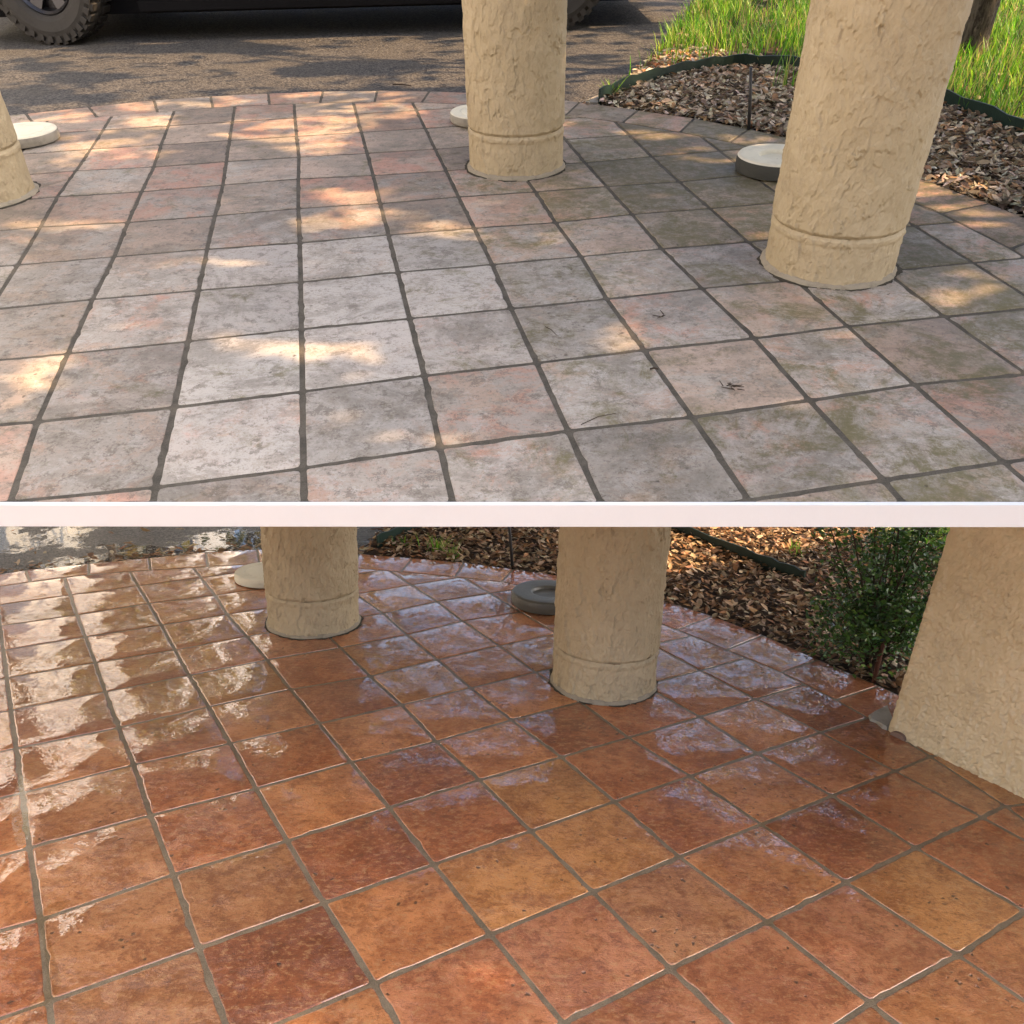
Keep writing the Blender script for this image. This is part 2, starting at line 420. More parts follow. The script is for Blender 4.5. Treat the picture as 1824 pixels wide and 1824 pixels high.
def mat_water():
    t = NT('rain_water'); v = t.obj()
    t.n.remove(t.b)
    tr = t.new('BsdfTransparent'); tr.inputs[0].default_value = (0.93, 0.91, 0.86, 1)
    gl = t.new('BsdfGlossy'); gl.inputs['Roughness'].default_value = 0.012
    nb = t.bump(t.noise(v, 30, 2), 0.10, 0.004); t.ln(nb, gl.inputs['Normal'])
    fr = t.new('Fresnel'); fr.inputs[0].default_value = 1.5; t.ln(nb, fr.inputs['Normal'])
    mx = t.new('MixShader'); t.ln(t.math('MULTIPLY', fr.outputs[0], t.math('SUBTRACT', 1.0, t.new('NewGeometry').outputs['Backfacing'])), mx.inputs[0]); t.ln(tr.outputs[0], mx.inputs[1]); t.ln(gl.outputs[0], mx.inputs[2])
    t.ln(mx.outputs[0], t.out.inputs[0])
    return t.m

MAT = dict(
    tile_dry=mat_tile_dry(), tile_wet=mat_tile_wet(),
    grout_dry=mat_grout('old_grout', (0.062, 0.057, 0.047), (0.115, 0.105, 0.085), 0.95),
    grout_wet=mat_grout('damp_grout', (0.145, 0.115, 0.075), (0.225, 0.18, 0.12), 0.6, 0.35),
    stucco=mat_stucco('trowelled_stucco'), stucco_brightened=mat_stucco('brightened_wall_stucco', 1.4),  # pier copy of the column stucco, stronger light put into its colour
    asphalt=mat_asphalt('asphalt'), asphalt_wet=mat_asphalt('wet_asphalt', True), soil=mat_soil(),
    litter=mat_tint('dry_leaf', 0.75, 0.12, 0.3, 0.5), grass=mat_tint('grass_blade', 0.5, 0.45, 0.4), leaf=mat_tint('green_leaf', 0.32, 0.25, 0.5),
    edging=mat_plain('green_edging', (0.004, 0.020, 0.014), 0.45, 0.4, 0.5),
    iron=mat_plain('dark_iron', (0.025, 0.026, 0.028), 0.5, 0.5, 0.4, 30), rust=mat_plain('rusty_iron', (0.085, 0.035, 0.022), 0.8, 0.3, 0.6, 40, 0.5),
    disc_pale=mat_plain('pale_concrete', (0.68, 0.65, 0.52), 0.8, 0.3, 0.25, 12, 0.3), disc_dark=mat_plain('wet_dark_concrete', (0.10, 0.10, 0.085), 0.42, 0.5, 0.5, 9, 0.3, 0.55),
    disc_side=mat_plain('stained_concrete', (0.06, 0.062, 0.055), 0.9, 0.3, 0.5, 20, 0.5), star=mat_plain('brown_star', (0.21, 0.14, 0.11), 0.75, 0.3, 0.4, 30, 0.3),
    concrete=mat_plain('kerb_concrete', (0.30, 0.28, 0.235), 0.9, 0.3, 0.55, 16, 0.5), plaster=mat_plain('white_plaster', (0.74, 0.79, 0.84), 0.75, 0.3, 0.04, 8, 0.1, 0.9),
    soffit=mat_plain('soffit_plaster', (0.72, 0.67, 0.58), 0.8, 0.3, 0.12, 5, 0.2, 0.8),
    paint=mat_plain('car_paint', (0.006, 0.012, 0.018), 0.25, 0.5, 0.1, 8, 0.02, 0.8, 0.0, 1.0), trim=mat_plain('black_plastic', (0.004, 0.004, 0.005), 0.9, 0.2, 0.2),
    tyre=mat_plain('tyre_rubber', (0.035, 0.033, 0.030), 0.75, 0.4, 0.45, 20, 0.3), rim=mat_plain('wheel_alloy', (0.05, 0.05, 0.055), 0.35, 0.5, 0.2, 20, 0.1, 0.6, 0.8),
    glass=mat_plain('car_glass', (0.01, 0.012, 0.014), 0.05, 0.6, 0.02), lamp=mat_plain('lamp_lens', (0.5, 0.5, 0.5), 0.1, 0.6, 0.05), red_lens=mat_plain('red_lens', (0.25, 0.01, 0.01), 0.15, 0.6, 0.05),
    apron=mat_plain('pale_concrete_paving', (0.32, 0.31, 0.29), 0.9, 0.3, 0.3, 3, 0.2), house=mat_plain('grey_blue_house_stucco', (0.60, 0.68, 0.78), 0.85, 0.3, 0.1, 2, 0.2, 0.85), dirt=mat_plain('joint_dirt', (0.05, 0.045, 0.034), 0.95, 0.2, 0.5, 40, 0.6), mortar=mat_plain('pale_mortar', (0.30, 0.265, 0.20), 0.9, 0.2, 0.5, 30, 0.5),
    bark=mat_bark(), water=mat_water(), twig=mat_plain('twig', (0.05, 0.038, 0.028), 0.9, 0.2, 0.4, 60),
)
# ------------------------------------------------------------------ the setting: ground, upper terrace slab
mesh_obj('ground', [(-120, -60, -0.06), (120, -60, -0.06), (120, 160, -0.06), (-120, 160, -0.06)], [(0, 1, 2, 3)], MAT['soil'])['kind'] = 'structure'

def prism(name, poly, z0, z1, mat, level, kind='structure'):
    n = len(poly)
    if area([Vector(p) for p in poly]) < 0: poly = poly[::-1]
    V = [(p[0], p[1], z0) for p in poly] + [(p[0], p[1], z1) for p in poly]
    Fc = [tuple(range(n, 2 * n)), tuple(reversed(range(n)))] + [(k, (k + 1) % n, n + (k + 1) % n, n + k) for k in range(n)]
    o = mesh_obj(name, V, Fc, mat, None, level.M)
    if kind: o['kind'] = kind
    return o

FA, FB = UP.px(0, 898), UP.px(1824, 898)
fd = (FB - FA).normalized()
FL, FR = FA - fd * 0.14, FB + fd * 0.55
def slab_x(y, side):
    return (-1.171 - 0.455 * (y - 1.538) - 0.14) if side < 0 else (1.104 + 0.45 * (y - 1.493) + 0.55)
SLAB = [FL, FR, Vector((slab_x(11, 1), 11)), Vector((slab_x(11, -1), 11))]
# white rendered edge of the slab
fn = Vector((fd.y, -fd.x)) * 0.012
th = 0.03
while UP.proj(0, 1.515, -th)[1] < 931: th += 0.001
sl = prism('terrace_slab', SLAB, -th + 0.002, -0.045, MAT['soffit'], UP)
prism('terrace_edge', [FL + fn, FR + fn, FR, FL], -th, 0.006, MAT['plaster'], UP)

# unseen paving and house added to bounce sunlight and fill the reflections
prism('added_walk', [Vector((-9, -9)), Vector((4.5, -9)), Vector((4.5, 0.52)), Vector((-9, 0.52))], -0.055, -0.012, MAT['apron'], LOW)
hs = empty('added_house', at(LOW, -7.0, 6), 'added unseen grey blue house bouncing sunlight from the left of the drive', 'house')
V, Fc = box(-3.0, 0.0, -12.0, 15.0, -0.06, 8.4); mesh_obj('wall', V, Fc, MAT['house'], hs)
V, Fc = box(-3.2, 0.45, -12.3, 15.3, 8.4, 8.6); mesh_obj('roof', V, Fc, MAT['concrete'], hs)
for wy in (-9, -5, -1, 3, 7, 11):
    for wz in (0.9, 3.6, 6.2):
        V, Fc = box(-0.01, 0.02, wy, wy + 1.3, wz, wz + 1.4); w_ = mesh_obj('window', V, Fc, MAT['plaster'], hs)
        V, Fc = box(0.02, 0.026, wy + 0.09, wy + 1.21, wz + 0.09, wz + 1.31); mesh_obj('pane', V, Fc, MAT['glass'], w_)

# ------------------------------------------------------------------ tiled patios
def upper_chain(pts):
    """convex outline (seen from the near side) through a left-to-right list of points"""
    h = []
    for p in pts:
        while len(h) > 1 and (h[-1] - h[-2]).cross(p - h[-2]) >= 0: h.pop()
        h.append(p)
    return h
def tile_mesh(name, poly, h, mat, seed, wob=0.0009, rc=0.009):
    r = random.Random(seed)
    n = len(poly); out = []
    for k in range(n):
        p0, p, p1 = poly[k - 1], poly[k], poly[(k + 1) % n]
        a = (p0 - p); b = (p1 - p); la, lb = a.length, b.length
        if la < 1e-5 or lb < 1e-5: continue
        a /= la; b /= lb
        rr = min(rc * r.uniform(0.5, 1.7), la * 0.3, lb * 0.3)
        for t in (0, 0.5, 1):
            q = p + a * rr * (1 - t) ** 2 + b * rr * t ** 2
            out.append(q)
        L = lb - 2 * rr
        m = max(0, int(L / 0.028))
        for s_ in range(1, m):
            q = p + b * (rr + L * s_ / m)
            nn = Vector((-b.y, b.x))
            out.append(q + nn * (noise.noise(Vector((q.x * 11, q.y * 11, seed * 3.7))) * wob * 1.5 + (r.random() ** 9) * 0.006))
    n = len(out)
    c = sum(out, Vector((0, 0))) / n
    rings = ((0.0, -0.010), (0.0, h - 0.0020), (0.0012, h - 0.0006), (0.0040, h))
    V = []
    for ins, z in rings:
        for q in out:
            d = (c - q); L = d.length
            V.append((*(q + d * min(0.6, ins * 1.25 / max(L, 1e-4)) - c), z))
    Fc = [tuple(range(3 * n, 4 * n))]
    for g in range(3):
        for k in range(n): Fc.append((g * n + k, g * n + (k + 1) % n, (g + 1) * n + (k + 1) % n, (g + 1) * n + k))
    me = bpy.data.meshes.new(name); me.from_pydata(V, [], Fc); me.materials.append(mat)
    me.polygons.foreach_set('use_smooth', [True] * len(Fc)); me.update()
    return me, c
def patio(level, name, pairs, ir, jr, near, grout, tmat, mat_grout_, props):
    outer = [level.px(*a) for a, b in pairs]; inner = [level.px(*b) for a, b in pairs]
    chain = upper_chain(inner)
    root = prism(name, near + outer[::-1], -0.04, 0.0, mat_grout_, level)
    cells = []
    for i in range(*ir):
        for j in range(*jr):
            q = [level.node(i, j), level.node(i, j + 1), level.node(i + 1, j + 1), level.node(i + 1, j)]
            if area(q) < 0: q.reverse()
            for k in range(len(chain) - 1):
                a, b = chain[k], chain[k + 1]
                q = clip(q, b, a)
                if len(q) < 3: break
            if len(q) < 3: continue
            q = clip(q, near[0], near[1])
            if len(q) < 3: continue
            q = inset(q, grout / 2)
            if len(q) < 3 or area(q) < 0.0015: continue
            cells.append((q, (i, j)))
    for k in range(len(pairs) - 1):
        q = [outer[k], inner[k], inner[k + 1], outer[k + 1]]
        if area(q) < 0: q.reverse()
        q = clip(q, near[0], near[1])
        if len(q) < 3: continue
        q = inset(q, grout / 2 * 0.9)
        if len(q) >= 3: cells.append((q, ('b', k)))
    for n_, (q, ij) in enumerate(cells):
        # drop zero-length edges
        q = [p for k, p in enumerate(q) if (p - q[k - 1]).length > 0.004]
        if len(q) < 3: continue
        r = random.Random(str(ij))
        h = 0.0022 + r.uniform(-0.0005, 0.0007)
        me, c = tile_mesh('tile', q, h, tmat, n_ + 1)
        o = bpy.data.objects.new('tile', me); link(o, root)
        o.matrix_local = Matrix.Translation((c.x, c.y, 0)) @ Matrix.Rotation(r.gauss(0, R(0.11)), 4, 'X') @ Matrix.Rotation(r.gauss(0, R(0.11)), 4, 'Y')
        for k_, v_ in props(ij, c, r).items(): o[k_] = v_
    return root, outer, inner

UP_PAIRS = [((-170, 232), (-160, 256)), ((-60, 214), (-45, 233)), ((46, 203), (58, 218)), ((158, 191), (174, 211)), ((274, 179), (281, 201)), ((375, 172), (379, 192)),
            ((478, 167), (480, 187)), ((575, 163), (570, 184)), ((672, 162), (667, 182.5)), ((765, 163), (751, 183)), ((850, 166), (838, 187)), ((940, 172), (920, 194)),
            ((1033, 182), (1007, 206)), ((1137, 196.5), (1109, 219)), ((1237, 211), (1211, 236)), ((1335, 230), (1300, 254)), ((1425, 251), (1390, 278)), ((1530, 281), (1480, 305)),
            ((1640, 318), (1575, 340)), ((1763, 363), (1675, 381)), ((1880, 410), (1800, 444)), ((1990, 470), (1900, 505))]
def up_props(ij, c, r):
    m = 0.14 + 0.34 * max(0, min(1, (c.x + 0.3) / 1.6)) + 0.42 * max(0, 1 - math.hypot(c.x - 0.7, c.y - 4.0) / 1.5) + r.uniform(-0.08, 0.12)
    if c.y > 3.6 and c.x < 0.3: m += 0.03
    hz = 0.5 + 0.42 * max(0, 1 - math.hypot(c.x + 0.75, c.y - 2.6) / 1.0) + r.uniform(-0.18, 0.14)
    if c.y > 3.2: hz -= 0.16
    return dict(tone=r.random(), moss=m, haze=hz)
up_root, up_outer, up_inner = patio(UP, 'patio_dry', UP_PAIRS, (-9, 11), (-5, 11), [FL, FR], 0.0150, MAT['tile_dry'], MAT['grout_dry'], up_props)

LOW_PAIRS = [((-200, 1058), (-185, 1082)), ((-70, 1034), (-60, 1055)), ((46, 1016), (54, 1037)), ((158, 1004.6), (158, 1023.5)), ((266, 994), (268, 1016)), ((367, 984), (370, 1010)),
             ((458, 979), (462, 1005)), ((548, 979), (548, 1006)), ((640, 987), (628, 1012)), ((735, 994.7), (714, 1019)), ((826, 1002), (810, 1028)), ((914, 1014), (893, 1037)),
             ((1005, 1027), (980, 1055)), ((1098, 1047), (1065, 1076)), ((1190, 1073), (1135, 1096)), ((1270, 1098), (1205, 1122)), ((1359, 1131.6), (1293, 1158)),
             ((1457.7, 1175.4), (1391, 1198)), ((1566, 1222), (1489, 1247)), ((1688, 1280), (1575, 1295)), ((1800, 1340), (1656, 1347)), ((1960, 1415), (1792, 1437)), ((2160, 1530), (1960, 1560))]
TINTS = dict(r=(0.27, 0.072, 0.022), o=(0.46, 0.160, 0.050), y=(0.43, 0.164, 0.044), p=(0.42, 0.142, 0.055), b=(0.37, 0.138, 0.048), d=(0.36, 0.105, 0.032))
CODE = {(0, 8): 'y', (-1, 8): 'o', (-1, 7): 'r', (0, 7): 'd', (1, 8): 'y', (1, 7): 'y', (1, 9): 'b', (0, 9): 'p', (2, 9): 'o', (3, 8): 'o', (3, 9): 'r', (3, 10): 'y', (2, 10): 'p', (-2, 7): 'b',
        (-2, 8): 'r', (-3, 7): 'b', (-2, 6): 'd', (-1, 6): 'o', (2, 7): 'd', (2, 6): 'r', (1, 6): 'o', (3, 7): 'd', (5, 7): 'r', (5, 8): 'd', (4, 8): 'p', (4, 9): 'd', (4, 10): 'd', (5, 9): 'b', (2, 8): 'd',
        (0, 5): 'o', (0, 6): 'r', (1, 4): 'y', (1, 5): 'o', (2, 4): 'o', (0, 3): 'd', (0, 4): 'd', (-1, 4): 'o', (-1, 3): 'y', (-1, 5): 'd', (-2, 3): 'b', (-2, 4): 'd', (1, 3): 'y', (2, 5): 'o', (-3, 6): 'b', (-1, 9): 'p', (0, 10): 'p', (-3, 8): 'b'}
def low_props(ij, c, r):
    t = TINTS[CODE.get(ij, r.choice('ooddpbyo'))]
    k = 0.80 * r.uniform(0.88, 1.12)
    w = 0.50 + 0.28 * max(0, 1 - math.hypot(c.x + 1.7, c.y - 2.7) / 1.3) + 0.16 * max(0, 1 - math.hypot(c.x - 1.1, c.y - 3.2) / 0.9) + 0.10 * max(0, min(1, (c.y - 2.6))) + r.uniform(-0.12, 0.12)
    w += 0.06
    return dict(tint=[t[0] * k, t[1] * k, t[2] * k], wet=w)
LN = [Vector((-4.6, 0.55)), Vector((3.2, 0.55))]
low_root, low_outer, low_inner = patio(LOW, 'patio_wet', LOW_PAIRS, (-8, 6), (-4, 15), LN, 0.0125, MAT['tile_wet'], MAT['grout_wet'], low_props)

# ------------------------------------------------------------------ drives, beds, lawn
UP_EDGE = [UP.px(*p) for p in ((1046, 188), (1067, 183), (1120, 159), (1184, 141), (1254, 126), (1324, 119), (1437, 126), (1560, 147), (1682, 187), (1787, 228), (1890, 275))]
b0 = 12
prism('asphalt_drive', [up_outer[b0] + Vector((0.03, 0))] + up_outer[:b0][::-1] + [Vector((slab_x(11, -1) + 0.02, 11)), Vector((3.0, 11)), UP.px(1235, 5), UP.px(1215, 36), UP.px(1190, 62), UP.px(1165, 95), UP.px(1140, 120), UP.px(1105, 153)], -0.044, -0.022, MAT['asphalt'], UP)
UP_LAWN = [UP.px(1062, 184), UP.px(1105, 153), UP.px(1140, 120), UP.px(1165, 95), UP.px(1190, 62), UP.px(1215, 36), UP.px(1235, 5), Vector((3.0, 11)), Vector((slab_x(11, 1) - 0.02, 11)), Vector((slab_x(4.2, 1) - 0.02, 4.2))] + UP_EDGE[:1:-1]
prism('lawn_soil', UP_LAWN, -0.044, -0.018, MAT['soil'], UP)
UP_BED = [up_outer[k] for k in range(b0, len(up_outer))] + [Vector((slab_x(3.6, 1) - 0.02, 3.6))] + UP_EDGE[::-1]
prism('planting_bed', UP_BED, -0.044, -0.016, MAT['soil'], UP)

LL = LOW.px(640, 986); LD = (LOW.px(692, 930) - LL)
prism('asphalt_drive', [LL] + low_outer[:8][::-1] + [Vector((-9, 3.4)), Vector((-9, 14)), LL + LD * 9], -0.05, -0.02, MAT['asphalt_wet'], LOW)
LOW_BED = [LL] + low_outer[8:] + [Vector((6.0, 2.0)), Vector((6.0, 9.0)), LL + LD * 6]
prism('planting_bed', LOW_BED, -0.055, -0.014, MAT['soil'], LOW)

def leaf_mesh(P, size, aspect, tilt, cols, cup=0.25, yaw=None):
    """folded leaf quads: P (n,3) -> V, F, colours (6 verts, 4 triangles each)"""
    n = len(P)
    yaw = rng.uniform(0, 2 * np.pi, n) if yaw is None else yaw
    t = rng.uniform(-1, 1, n) * tilt; t2 = rng.uniform(-1, 1, n) * tilt
    L = size * rng.uniform(0.6, 1.35, n); W = L * aspect * rng.uniform(0.7, 1.3, n)
    base = np.array([(-0.5, 0, 0), (-0.12, -0.5, 1), (0.22, -0.40, 0.8), (0.5, 0, 0.35), (0.22, 0.40, 0.8), (-0.12, 0.5, 1)])
    sgn = rng.choice([-1, 1], n)
    X = L[:, None] * base[:, 0]; Y = W[:, None] * base[:, 1]; Z = (W * cup * sgn)[:, None] * base[:, 2]
    cy, sy = np.cos(t), np.sin(t)
    X2 = X * cy[:, None] + Z * sy[:, None]; Z2 = -X * sy[:, None] + Z * cy[:, None]
    cr, sr = np.cos(t2), np.sin(t2)
    Y3 = Y * cr[:, None] - Z2 * sr[:, None]; Z3 = Y * sr[:, None] + Z2 * cr[:, None]
    c, s = np.cos(yaw), np.sin(yaw)
    X4 = X2 * c[:, None] - Y3 * s[:, None]; Y4 = X2 * s[:, None] + Y3 * c[:, None]
    V = np.stack([X4 + P[:, 0:1], Y4 + P[:, 1:2], Z3 + P[:, 2:3]], -1).reshape(-1, 3)
    f = np.array([(0, 1, 2), (0, 2, 3), (0, 3, 4), (0, 4, 5)])
    Fc = (np.arange(n)[:, None, None] * 6 + f[None]).reshape(-1, 3)
    return V, Fc, np.repeat(cols, 6, 0)
def sample_poly(poly, n):
    P = np.array([(p[0], p[1]) for p in poly]); lo, hi = P.min(0), P.max(0)
    out = np.zeros((0, 2))
    while len(out) < n:
        q = rng.uniform(lo, hi, (n * 2, 2)); out = np.r_[out, q[inside_np(P, q[:, 0], q[:, 1])]]
    return out[:n]
def palette(n, cols, w=None, var=0.25):
    C = np.array(cols)[rng.choice(len(cols), n, p=w)]
    return np.clip(C * rng.uniform(1 - var, 1 + var, (n, 1)) * rng.uniform(0.92, 1.08, (n, 3)), 0, 1)
DRY = [(0.34, 0.25, 0.155), (0.22, 0.13, 0.07), (0.42, 0.34, 0.24), (0.13, 0.075, 0.042), (0.30, 0.16, 0.075), (0.055, 0.036, 0.024)]
DRYP = [0.25, 0.22, 0.15, 0.15, 0.13, 0.10]
GREY = [(0.44, 0.38, 0.28), (0.27, 0.21, 0.145), (0.56, 0.50, 0.40), (0.15, 0.11, 0.07), (0.33, 0.21, 0.115), (0.06, 0.042, 0.03)]
def near_poly(poly, q):
    return q
# upper bed: grey-brown chips and oak leaves
q = sample_poly(UP_BED, 15000)
z = -0.012 + rng.uniform(0, 0.035, len(q))
V, Fc, C = leaf_mesh(np.c_[q, z], 0.046, 0.42, 0.6, palette(len(q), GREY, DRYP))
tag(np_mesh('leaf_litter', V, Fc, MAT['litter'], C, None, UP.M), 'grey brown dead leaf litter filling the bed beside the dry patio', 'leaf litter', kind='stuff')
# litter among the grass and along the drive edge
q = sample_poly([UP.px(*p) for p in ((1062, 182), (1105, 153), (1140, 120), (1165, 97), (1215, 80), (1300, 95), (1380, 108), (1324, 112), (1254, 119), (1184, 134), (1120, 155))], 1500)
V, Fc, C = leaf_mesh(np.c_[q, -0.012 + rng.uniform(0, 0.025, len(q))], 0.055, 0.42, 0.5, palette(len(q), GREY[:3] + [(0.36, 0.17, 0.07)]))
q2 = sample_poly(UP_LAWN, 1800)
V2, F2, C2 = leaf_mesh(np.c_[q2, -0.012 + rng.uniform(0, 0.02, len(q2))], 0.055, 0.42, 0.5, palette(len(q2), DRY, DRYP))
tag(np_mesh('leaf_scatter', np.r_[V, V2], np.r_[Fc, F2 + len(V)], MAT['litter'], np.r_[C, C2], None, UP.M), 'dry leaves lying between the long grass and the green edging', 'leaf litter', kind='stuff')
# lower bed
pA = [LL] + low_outer[8:20] + [Vector((2.6, 2.9)), Vector((3.4, 4.4)), Vector((4.2, 6.6)), LL + LD * 1.6]
q = sample_poly(pA, 19000)
V, Fc, C = leaf_mesh(np.c_[q, -0.010 + rng.uniform(0, 0.04, len(q))], 0.047, 0.42, 0.6, palette(len(q), DRY, DRYP))
tag(np_mesh('leaf_litter', V, Fc, MAT['litter'], C, None, LOW.M), 'warm brown dead leaf litter filling the bed beside the wet patio', 'leaf litter', kind='stuff')
# leaves washed onto the wet drive
e = np.array([(p.x, p.y) for p in low_outer[1:9]])
k = rng.integers(0, len(e) - 1, 260); t = rng.uniform(0, 1, 260)
q = e[k] * (1 - t)[:, None] + e[k + 1] * t[:, None] + np.c_[np.zeros(260), np.abs(rng.normal(0, 0.10, 260)) + 0.01]
q2 = sample_poly([LL] + low_outer[:8][::-1] + [Vector((-5, 6.5)), LL + LD * 2], 170)
Q = np.r_[q, q2]
V, Fc, C = leaf_mesh(np.c_[Q, -0.012 + rng.uniform(0, 0.012, len(Q))], 0.055, 0.4, 0.35, palette(len(Q), DRY, DRYP))
tag(np_mesh('leaf_scatter', V, Fc, MAT['litter'], C, None, LOW.M), 'wet fallen leaves washed along the edge of the asphalt drive', 'leaf litter', kind='stuff')

def grass_mesh(P, hgt, wid, cols, lean=0.5):
    n = len(P)
    a = rng.uniform(0, 2 * np.pi, n); Hh = hgt * rng.uniform(0.45, 1.25, n); ln = Hh * lean * rng.uniform(0.1, 1.2, n)
    d = np.c_[np.cos(a), np.sin(a)]; s_ = np.c_[-np.sin(a), np.cos(a)]
    wv = wid * rng.uniform(0.6, 1.3, n)
    V = np.zeros((n, 7, 3))
    for k, (t, wk) in enumerate(((0, 1), (0.4, 0.9), (0.75, 0.6))):
        for m, sg in enumerate((-0.5, 0.5)):
            V[:, 2 * k + m, :2] = P[:, :2] + d * (ln * t * t)[:, None] + s_ * (wv * wk * sg)[:, None]
            V[:, 2 * k + m, 2] = P[:, 2] + Hh * t * (1 - 0.15 * t)
    V[:, 6, :2] = P[:, :2] + d * ln[:, None]; V[:, 6, 2] = P[:, 2] + Hh * 0.86
    f = np.array([(0, 1, 3), (0, 3, 2), (2, 3, 5), (2, 5, 4), (4, 5, 6)])
    return V.reshape(-1, 3), (np.arange(n)[:, None, None] * 7 + f[None]).reshape(-1, 3), np.repeat(cols, 7, 0)
GREEN = [(0.13, 0.36, 0.018), (0.22, 0.46, 0.025), (0.08, 0.26, 0.02), (0.30, 0.46, 0.05), (0.38, 0.34, 0.12), (0.06, 0.19, 0.02)]
q = sample_poly(UP_LAWN, 22000)
# sparse towards the drive and in the sunny leaf strip
cl = np.array([noise.noise(Vector((x * 2.2, y * 2.2, 3))) for x, y in q])
edge = np.array([UP.proj(x, y)[0] for x, y in q]); ey = np.array([UP.proj(x, y)[1] for x, y in q])
strip = (ey > 92) & (edge < 1420)
keep = np.where(strip, rng.uniform(0, 1, len(q)) < np.where(ey > 112, 0.10, 0.35), cl > -0.32)
q = q[keep]
V, Fc, C = grass_mesh(np.c_[q, np.full(len(q), -0.018)], 0.15, 0.0065, palette(len(q), GREEN), 0.7)
tag(np_mesh('grass', V, Fc, MAT['grass'], C, None, UP.M), 'long bright green grass of the lawn behind the green edging', 'grass', kind='stuff')
def tuft(level, pxy, n, spread, hgt, label, group=None, cols=GREEN, wid=0.006):
    c = level.px(*pxy)
    P = np.c_[rng.normal(0, spread, (n, 2)), np.zeros(n)]
    V, Fc, C = grass_mesh(P, hgt, wid, palette(n, cols), 0.8)
    return tag(np_mesh('grass_tuft', V, Fc, MAT['grass'], C, None, at(level, c.x, c.y, -0.015)), label, 'grass tuft', group)
tuft(UP, (1088, 171), 34, 0.03, 0.11, 'small grass tuft where the green edging starts at the kerb')
tuft(UP, (1395, 158), 22, 0.03, 0.24, 'tall thin weed in the leaf litter left of the thick leaning column')
tuft(LOW, (782, 978), 60, 0.03, 0.11, 'small green weed tuft in brown leaf litter near the tile edge')
tuft(LOW, (806, 990), 36, 0.025, 0.07, 'lower weed sprout right of the larger weed tuft in the litter')
tuft(LOW, (720, 969), 26, 0.03, 0.07, 'dark weed sprig in the leaf litter nearest the wet drive')
tuft(LOW, (1420, 985), 30, 0.03, 0.10, 'weed sprig in shaded litter left of the shrub')
q = sample_poly([LOW.px(*p) for p in ((1560, 965), (1700, 985), (1760, 925), (1640, 905), (1570, 925))], 1600)
V, Fc, C = grass_mesh(np.c_[q, np.full(len(q), -0.012)], 0.10, 0.006, palette(len(q), GREEN), 0.9)
tag(np_mesh('grass', V, Fc, MAT['grass'], C, None, LOW.M), 'patch of short lawn grass behind the shrub beside the stucco pier', 'grass', kind='stuff')

# ------------------------------------------------------------------ green edging, kerb, rods
def ribbon(level, pts, h, th_, name, mat, label, cat, z0=-0.02):
    V, Fc = [], []
    for k, p in enumerate(pts):
        d = (pts[min(k + 1, len(pts) - 1)] - pts[max(k - 1, 0)]).normalized(); nn = Vector((-d.y, d.x)) * th_ / 2
        hh = h * (1 + 0.08 * math.sin(k * 2.1))
        V += [(p.x - nn.x, p.y - nn.y, z0), (p.x + nn.x, p.y + nn.y, z0), (p.x + nn.x * 0.9, p.y + nn.y * 0.9, z0 + hh), (p.x - nn.x * 0.9, p.y - nn.y * 0.9, z0 + hh)]
    for k in range(len(pts) - 1):
        for m in range(4): Fc.append((4 * k + m, 4 * k + (m + 1) % 4, 4 * k + 4 + (m + 1) % 4, 4 * k + 4 + m))
    Fc += [(3, 2, 1, 0), tuple(4 * (len(pts) - 1) + m for m in range(4))]
    return tag(mesh_obj(name, V, Fc, mat, None, level.M), label, cat)
def smooth_path(pts, n=4):
    out = []
    for k in range(len(pts) - 1):
        p0, p1, p2, p3 = pts[max(k - 1, 0)], pts[k], pts[k + 1], pts[min(k + 2, len(pts) - 1)]
        for s_ in range(n):
            t = s_ / n
            out.append(0.5 * ((2 * p1) + (p2 - p0) * t + (2 * p0 - 5 * p1 + 4 * p2 - p3) * t * t + (3 * p1 - p0 - 3 * p2 + p3) * t ** 3))
    return out + [pts[-1]]
ribbon(UP, smooth_path(UP_EDGE[1:]), 0.085, 0.012, 'landscape_edging', MAT['edging'], 'dark green plastic edging strip curving between bed and lawn', 'edging')
LOW_EDGE = [LOW.px(*p) for p in ((672, 972), (721, 950), (765, 935), (830, 918), (920, 908), (1050, 912), (1193, 945), (1324, 995), (1385, 1018), (1432, 1036))]
ribbon(LOW, smooth_path(LOW_EDGE), 0.085, 0.012, 'landscape_edging', MAT['edging'], 'dark green plastic edging strip half sunk in brown leaf litter', 'edging')
kp = [UP.px(*p) for p in ((1036, 183), (1064, 184), (1100, 163), (1132, 147), (1118, 148), (1075, 166))]
prism('kerb_strip', kp, -0.03, 0.004, MAT['concrete'], UP)

def rod(level, base, top_px, r, name, mat, label, cat, hgt):
    b = level.px(*base)
    # lean inside the vertical plane across the view
    best = min((abs(level.proj(b.x + lx, b.y, hgt)[0] - top_px), lx) for lx in np.linspace(-0.15, 0.15, 121))[1]
    V, Fc = tube([(0, 0, -0.03), (best * 0.5, 0, hgt * 0.5), (best, 0, hgt)], [r, r, r * 0.85], 10)
    return tag(mesh_obj(name, V, Fc, mat, None, at(level, b.x, b.y), True), label, cat)
def height_for(level, base, ytop):
    b = level.px(*base); h = 0.02
    while level.proj(b.x, b.y, h)[1] > ytop and h < 3: h += 0.005
    return h
rod(UP, (1335, 231), 1337, 0.0085, 'garden_rod', MAT['iron'], 'thin dark rod standing in grey litter beside the dry patio', 'rod', height_for(UP, (1335, 231), 121))
rod(LOW, (914, 1010), 902, 0.009, 'garden_rod', MAT['iron'], 'thin dark rod standing in brown litter behind the wet patio', 'rod', 0.42)
